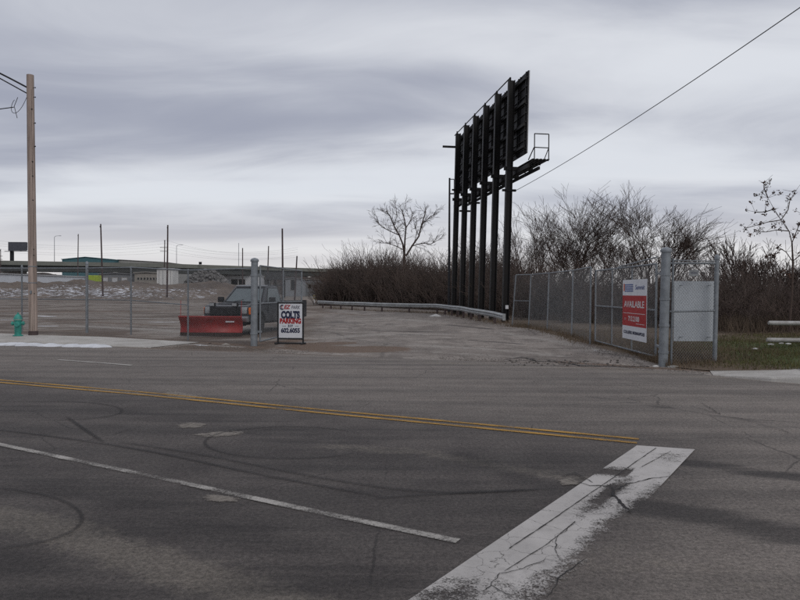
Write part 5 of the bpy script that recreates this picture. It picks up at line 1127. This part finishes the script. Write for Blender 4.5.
def bare_tree(name, px, ytop, ybase, Y, seed, label, style, group=None, width=None):
    r_ = np.random.default_rng(seed); b = at(px, 300, Y); top = at(px, ytop, Y).z; S = []; tr = []
    if style == 'open':         # single trunk forking into long limbs, laid out from the photo
        def q3(x, y, dy): q = at(x, y, Y + dy); return np.array([q.x - b.x, q.y - Y, q.z])
        TP_ = [(404, 305), (404, 280), (404, 262), (404.5, 254)]
        for i in range(3): tr.append((*q3(*TP_[i], 0), *q3(*TP_[i + 1], 0), 0.24 - 0.03 * i, 0.21 - 0.03 * i))
        for L_, rr in (([(404.5, 254), (403, 245), (399, 235), (394, 226), (390, 216), (386, 211)], 0.13), ([(404.5, 254), (405, 240), (406, 228), (404, 218), (402, 209)], 0.12), ([(406, 256), (412, 246), (419, 236), (422, 224), (425, 214), (426, 209)], 0.13),
                       ([(422, 224), (430, 217), (437, 213)], 0.07), ([(399, 235), (390, 231), (382, 227), (377, 221)], 0.07), ([(404, 250), (396, 246), (388, 243), (381, 243)], 0.07), ([(412, 246), (422, 243), (431, 244), (436, 241)], 0.07), ([(406, 228), (411, 220), (413, 211)], 0.06), ([(394, 226), (397, 216), (396, 208)], 0.05), ([(419, 236), (415, 228), (417, 219)], 0.05)):
            dy = r_.uniform(-2.5, 2.5); n_ = len(L_)
            for i in range(n_ - 1):
                u, v_ = q3(*L_[i], dy * i / n_), q3(*L_[i + 1], dy * (i + 1) / n_); ra, rb_ = rr * (1 - 0.75 * i / n_), rr * (1 - 0.75 * (i + 1) / n_); S.append((*u, *v_, ra, rb_))
                if i or rr < 0.1:
                    for q in range(5 if i > 1 else 3):
                        d = (v_ - u) / np.linalg.norm(v_ - u) * 0.9 + r_.normal(0, 0.6, 3); d /= np.linalg.norm(d); grow(r_, S, u + (v_ - u) * r_.random(), d, r_.uniform(0.7, 1.25), 0.03, 2, 4, 0.5, 3, 0.05, (2, 4), 0.16, 0.62, None, 0.011)
    else:                        # many stems from near the ground, dense twiggy crown
        for k in range(9 if style == 'dense' else 6):
            a = r_.uniform(0, 6.28); t = r_.uniform(0.1, 0.55); d = np.array([math.cos(a) * t, math.sin(a) * t * 0.8, 1.0]); d /= np.linalg.norm(d)
            grow(r_, tr if False else S, np.array([math.cos(a) * 0.3, math.sin(a) * 0.3, -0.1]), d, 4.0 * r_.uniform(0.8, 1.15), 0.125, 0, 4, 0.40, 5, 0.06, (3, 5), 0.075, 0.66, None, 0.0085)
        tr.append((0, 0, -0.2, 0.05, 0, 0.7, 0.34, 0.22))
    S = np.array(S); tr = np.array(tr); zm = max(S[:, 5].max(), 1); sc = 1.0 if style == 'open' else top / zm
    S[:, :6] *= sc; tr[:, :6] *= sc
    if width:
        cur = np.percentile(S[:, 3], 97) - np.percentile(S[:, 3], 3); k = width / cur; S[:, [0, 1, 3, 4]] *= k
    g = empty(name, (b.x, Y, 0), 0, label, 'tree', group); segs_mesh('trunk', tr, M_BARK, g, 8); segs_mesh('crown', S, M_BARK, g, 3); return g, S
bare_tree('bare_tree', 406, 205, 300, 74, 3, 'tall open bare tree standing alone above the brush left of the billboard', 'open')
bare_tree('bare_tree', 562, 186, 300, 52, 21, 'dense reddish bare tree just right of the billboard posts, tallest there', 'dense', width=7.4)
bare_tree('bare_tree', 588, 200, 300, 57, 8, 'bare tree leaning between the two dense bare trees behind the fence', 'stems', width=5.5)
bare_tree('bare_tree', 648, 184, 300, 47, 34, 'wide bare tree spreading above the right gate leaf', 'dense', width=8.0)
bare_tree('bare_tree', 738, 226, 300, 33, 71, 'thin bare tree above the brush right of the blank sign board', 'stems', width=3.2)
bare_tree('bare_tree', 768, 238, 300, 31, 75, 'small bare tree in the brush just left of the leafy tree', 'stems', width=3.0)
bare_tree('bare_tree', 529, 198, 300, 60, 45, 'slender bare tree rising directly beside the rightmost billboard post', 'stems', width=5.0)
bare_tree('bare_tree', 617, 222, 300, 60, 52, 'lower bare tree in the dip between the two dense trees', 'stems', width=5.0)
bare_tree('bare_tree', 487, 230, 300, 66, 61, 'bare tree seen through the gaps between the billboard posts', 'stems', width=6.5)

# tree at the right edge with clusters of dead leaves
r_ = np.random.default_rng(7); Y = 21.0; tb = at(790, 300, Y); S = []; T_ = []; tips = []
def P2(x, y, dy=0.0): q = at(x, y, Y + dy); return np.array([q.x - tb.x, q.y - Y, q.z])
trunk_px = [(788, 352), (790, 318), (792, 290), (793, 262), (792, 243)]
limbs = [[(792, 243), (789, 231), (781, 220), (774, 209), (768, 198), (762, 193)], [(789, 231), (776, 230), (766, 232), (759, 231)], [(781, 220), (768, 222), (757, 225), (746, 228)], [(774, 209), (765, 212), (755, 212)],
         [(792, 243), (797, 230), (803, 215), (808, 205)], [(781, 220), (788, 210), (790, 200), (795, 192)], [(792, 262), (799, 256), (806, 250)], [(793, 262), (786, 252), (778, 247)], [(768, 198), (764, 188), (764, 183)], [(808, 205), (812, 195), (806, 188)], [(792, 290), (784, 276), (776, 262), (766, 256)], [(797, 230), (803, 232), (812, 228)]]
for i in range(len(trunk_px) - 1): T_.append((*P2(*trunk_px[i]), *P2(*trunk_px[i + 1]), 0.050 - 0.007 * i, 0.044 - 0.007 * i))
for L_ in limbs:
    dy = r_.uniform(-0.6, 0.6)
    for i in range(len(L_) - 1):
        S.append((*P2(*L_[i], dy * i / len(L_)), *P2(*L_[i + 1], dy * (i + 1) / len(L_)), max(0.006, 0.017 - 0.003 * i), max(0.005, 0.014 - 0.003 * i))); end = P2(*L_[i + 1], dy * (i + 1) / len(L_)); 
        for q in range(3):
            d = r_.normal(0, 1, 3) + np.array([0, 0, 0.5]); d /= np.linalg.norm(d); ln = r_.uniform(0.12, 0.42); m_ = end + d * ln; S.append((*end, *m_, 0.006, 0.004)); tips.append(m_)
    tips.append(end); tips.append(end)
S = np.array(S); lt = empty('leafy_tree', (tb.x, Y, verge_z(tb.x, Y) * 0), 0, 'thin tree with clusters of dead leaves at the right edge', 'tree')
segs_mesh('trunk', np.array(T_), M_BARK, lt, 8); segs_mesh('limbs', S, M_BARK, lt, 4)
LV = []
for tpt in tips:
    if r_.random() < 0.40: continue
    for k in range(r_.integers(6, 18)):
        c = tpt + r_.normal(0, 0.042, 3); a = r_.normal(0, 1, 3); a /= np.linalg.norm(a); b = np.cross(a, r_.normal(0, 1, 3)); b /= np.linalg.norm(b); s = r_.uniform(0.028, 0.058)
        LV += [c - a * s, c + b * s * 0.45, c + a * s, c - b * s * 0.45]
LV = np.array(LV); tag(mobj('leaves', fast_mesh('leaves', LV, np.arange(len(LV)).reshape(-1, 4)), mat('dead_leaf', (0.085, 0.045, 0.030), 0.85, 0, 0.5, 3, spec=0.2), lt), kind='stuff')

# thicket: many bare shrubs, two masses
protos = []
for k in range(7):
    r_ = np.random.default_rng(100 + k); S = []
    for j in range(15):
        a = r_.uniform(0, 6.28); t = abs(r_.normal(0.22, 0.22)); d = np.array([math.cos(a) * t, math.sin(a) * t, 1.0]); d /= np.linalg.norm(d); o_ = np.array([r_.normal(0, 0.22), r_.normal(0, 0.22), -0.03])
        grow(r_, S, o_, d, r_.uniform(0.38, 0.62), 0.0075, 0, 2, 0.42, 4, 0.05, (3, 5), 0.14, 0.62, None, 0.0017)
    S = np.array(S); S[:, :6] /= S[:, 5].max(); protos.append(S)
PX = [318, 326, 338, 352, 372, 400, 440, 470, 520, 560, 600, 640, 680, 715, 740, 770, 800, 900]
PT = [296, 270, 257, 248, 245, 248, 252, 248, 250, 256, 258, 260, 262, 256, 258, 252, 256, 252]
PY = [80, 78, 76, 74, 72, 67, 60, 57, 42, 35, 31, 28, 26, 24.0, 23.0, 22.5, 22, 22]
def thicket(name, x0, x1, n, seed, label, deep, smin=1.0):
    r_ = np.random.default_rng(seed); Vs = []; Qs = []; nb = 0
    for k in range(n):
        x = r_.uniform(x0, x1); dep = r_.uniform(0, 1) ** 1.3 * deep; Y = np.interp(x, PX, PY) + dep; b = at(x, 300, Y); Htop = at(x, np.interp(x, PX, PT), Y).z
        H = max(1.2, Htop * ((0.5 + 0.62 * r_.random() ** 0.8) if x < 500 else (0.42 + 0.75 * r_.random() ** 2.0)) * (0.75 if dep < 1.5 else 1)); S = protos[r_.integers(0, 7)].copy(); a = r_.uniform(0, 6.28); ca, sa = math.cos(a), math.sin(a); wdt = H * r_.uniform(0.75, 1.15) * (1.0 if H > 4 else 1.3)
        for i in (0, 3): xx, yy = S[:, i].copy(), S[:, i + 1].copy(); S[:, i] = (xx * ca - yy * sa) * wdt + b.x; S[:, i + 1] = (xx * sa + yy * ca) * wdt + Y; S[:, i + 2] = S[:, i + 2] * H
        S[:, 6:8] = S[:, 6:8] * (0.35 * H + 2.2) * (1 + 0.006 * Y)
        S[:, 6:8] = np.maximum(S[:, 6:8], 0.00011 * Y)
        V_, Q_ = segs_geo(S, 3); Vs.append(V_); Qs.append(Q_ + nb); nb += len(V_)
    o = mobj(name, fast_mesh(name, np.concatenate(Vs), np.concatenate(Qs)), M_TWIG); tag(o, label, 'brush', kind='stuff'); return len(np.concatenate(Qs))
t1 = thicket('brush', 321, 520, 210, 1, 'dense brown leafless brush behind the guardrail and the billboard posts', 14)
t2 = thicket('brush', 500, 900, 300, 2, 'brown leafless brush behind the right fence and the grass', 12)
print('TRIS', (t1 + t2) * 2)
P = []
for k in range(15000):
    x = rng.uniform(322, 860); y_ = np.interp(x, PX, PY) + rng.normal(-0.1, 0.7); q = at(x, 300, y_); P.append((q.x, q.y, 0.05 if x < 700 else 0.35))
tag(blades('dead_grass', P, 0.55, mat('dead_grass_blade', (0.150, 0.112, 0.082), 0.9, 0, 0.5, 0.8, spec=0.2), 0.009), 'tall dead grass along the foot of the brush', 'grass', kind='stuff')
# leaf litter and earth bank under the brush
xs_ = np.linspace(318, 905, 120); Xb = []; 
V = []; F = []
for i, x in enumerate(xs_):
    for j, (dY, z) in enumerate(((-0.5, -0.06), (0.6, 0.14), (3, 0.45), (9, 0.9), (16, 1.3), (30, 0.2))):
        p = at(x, 300, np.interp(x, PX, PY) + dY + 0.4 * math.sin(i * 1.3)); V.append((p.x, p.y, z * (1 if x < 700 else 0.8) + 0.06 * math.sin(i * 0.7 + j) + (0.42 if x > 715 and j else 0) * min(1, (x - 700) / 60)))
    if i:
        for j in range(5): F.append((6 * i - 6 + j, 6 * i + j, 6 * i + j + 1, 6 * i - 5 + j))
bank = raw('brush_bank', V, F, mat('leaf_litter', (0.105, 0.076, 0.056), 0.95, 0, 0.5, 1.5, bump=0.8, bscale=9), None, True); tag(bank, kind='structure')
# dry weeds at the foot of guardrail, fences and posts
P = []
for k in range(5200):
    i = rng.integers(0, len(gpts) - 1); t = rng.random(); p = gpts[i].lerp(gpts[i + 1], t); P.append((p.x + rng.normal(0.5, 0.5), p.y + rng.normal(0.7, 0.6), 0))
for k in range(7000):
    i = rng.integers(0, len(rf) - 1); p = rf[i].lerp(rf[i + 1], rng.random()); P.append((p.x + rng.normal(0.35, 0.4), p.y + rng.normal(0, 0.4), 0))
for k in range(3500): p = ga.lerp(gb, rng.random()); P.append((p.x + abs(rng.normal(0.3, 0.5)), p.y + rng.normal(0, 0.4), 0))
for k in range(2500): p = rp.lerp(side_p, rng.random()); P.append((p.x, p.y + rng.normal(0.5, 0.5), 0.02))
tag(blades('dry_weeds', P, 0.20, M_STRAW, 0.006), 'dry straw weeds along the guardrail and fence feet', 'weeds', kind='stuff')
P = []
for k in range(9000): P.append((rng.uniform(6.2, 9.5), rng.uniform(15, 26), 0.03))
tag(blades('dry_grass', P, 0.28, M_STRAW, 0.006), 'tall dry grass behind the right gate and blank sign', 'grass', kind='stuff')
# gravel and broken asphalt along the apron edge
def gravel(name, P, s0, s1, m, label):
    n = len(P); P = np.asarray(P); s = rng.uniform(s0, s1, n) ** 1; base = np.array([(1, 0, 0), (0, 1, 0), (-1, 0, 0), (0, -1, 0), (0, 0, 0.8), (0, 0, -0.5)], dtype=float)
    V_ = base[None] * rng.uniform(0.6, 1.2, (n, 6, 3)) * s[:, None, None]; a = rng.uniform(0, 6.28, n); c_, s_ = np.cos(a), np.sin(a); X_ = V_[..., 0] * c_[:, None] - V_[..., 1] * s_[:, None]; Y_ = V_[..., 0] * s_[:, None] + V_[..., 1] * c_[:, None]
    V_ = np.stack([X_, Y_, V_[..., 2]], -1) + P[:, None, :]; T = np.array([(0, 1, 4), (1, 2, 4), (2, 3, 4), (3, 0, 4), (1, 0, 5), (2, 1, 5), (3, 2, 5), (0, 3, 5)])
    Q_ = (T[None] + 6 * np.arange(n)[:, None, None]).reshape(-1, 3); o = mobj(name, fast_mesh(name, V_.reshape(-1, 3), Q_), m); tag(o, label, 'gravel', kind='stuff'); return o
M_GRAV = mat('gravel_stone', (0.24, 0.215, 0.195), 0.9, 0, 0.5, 30, col2=(0.09, 0.075, 0.065))
P = []
for k in range(700): x = rng.uniform(1.0, 6.5); P.append((x, float(edge(x)) + abs(rng.normal(0.1, 0.5)), 0.004))
for k in range(900): p = ga.lerp(gb, rng.random()); P.append((p.x - abs(rng.normal(0, 0.5)), p.y - rng.normal(0, 0.4), 0.004))
for k in range(900): x = rng.uniform(-8, -2.5); P.append((x, float(edge(x)) + abs(rng.normal(0.6, 0.6)), 0.004))
for k in range(250): x = rng.uniform(-6, 6); P.append((x, float(edge(x)) + rng.uniform(0, 9), 0.003))
gravel('gravel', P, 0.005, 0.022, M_GRAV, 'loose gravel scattered along the road edge and the gate')
P = []
for k in range(60): p = gp(rng.uniform(505, 620), rng.uniform(360, 366)); P.append((p.x, p.y, 0.01))
gravel('broken_asphalt', P, 0.012, 0.045, mat('asphalt_chunk', (0.13, 0.115, 0.105), 0.9, 0, 0.4, 20), 'broken asphalt crumbs along the crack before the right gate')
# litter
def scrap(px, py, wd, label, z=0.0, m=None, seed=0):
    r_ = random.Random(seed); p = gp(px, py, z); n = 9; V = [(0, 0, 0.05 * wd / 0.3)]; F = []
    for k in range(n): a = 2 * math.pi * k / n; rr = wd / 2 * r_.uniform(0.6, 1.1); V.append((rr * math.cos(a), rr * 0.6 * math.sin(a), r_.uniform(0, 0.02)))
    for k in range(n): V.append((V[1 + k][0] * 0.9, V[1 + k][1] * 0.9, -0.01))
    for k in range(n): j = (k + 1) % n; F.append((0, 1 + k, 1 + j)); F.append((1 + k, 1 + n + k, 1 + n + j, 1 + j))
    o = raw('litter', V, F, m or mat('white_scrap', (0.52, 0.51, 0.49), 0.7, 0, 0.2, 8), None, loc=p); return tag(o, label, 'litter')
scrap(656, 366.5, 0.20, 'white scrap at the foot of the thick right gate post', 0.01, seed=1); scrap(672.5, 367, 0.26, 'white flattened scrap just right of the thick right gate post', 0.01, seed=2)
scrap(755, 349, 0.22, 'white scrap lying on the grass left of the pipe barrier', 0.2, seed=3); scrap(771, 344.5, 0.18, 'leftmost of three white scraps below the pipe barrier', 0.3, seed=4); scrap(781.5, 343.5, 0.14, 'middle of three white scraps below the pipe barrier', 0.34, seed=5); scrap(788, 344, 0.18, 'rightmost of three white scraps below the pipe barrier', 0.36, seed=6)
scrap(673, 345.5, 0.25, 'white scrap in the dry grass behind the short fence panel', 0.05, seed=7); scrap(436, 316.5, 1.1, 'pale flat scrap lying before the guardrail bend', 0.0, seed=8); scrap(210, 343.5, 0.12, 'dark lump on the ground before the plough blade', 0.0, mat('dark_lump', (0.03, 0.027, 0.025), 0.9), 9)
scrap(595, 350.5, 0.12, 'pale stone at the foot of the right gate leaf', 0.0, seed=10); scrap(226, 345, 0.35, 'pale crushed scrap on the gravel before the left gate post', 0.0, mat('grey_scrap', (0.32, 0.29, 0.26), 0.9), 12)
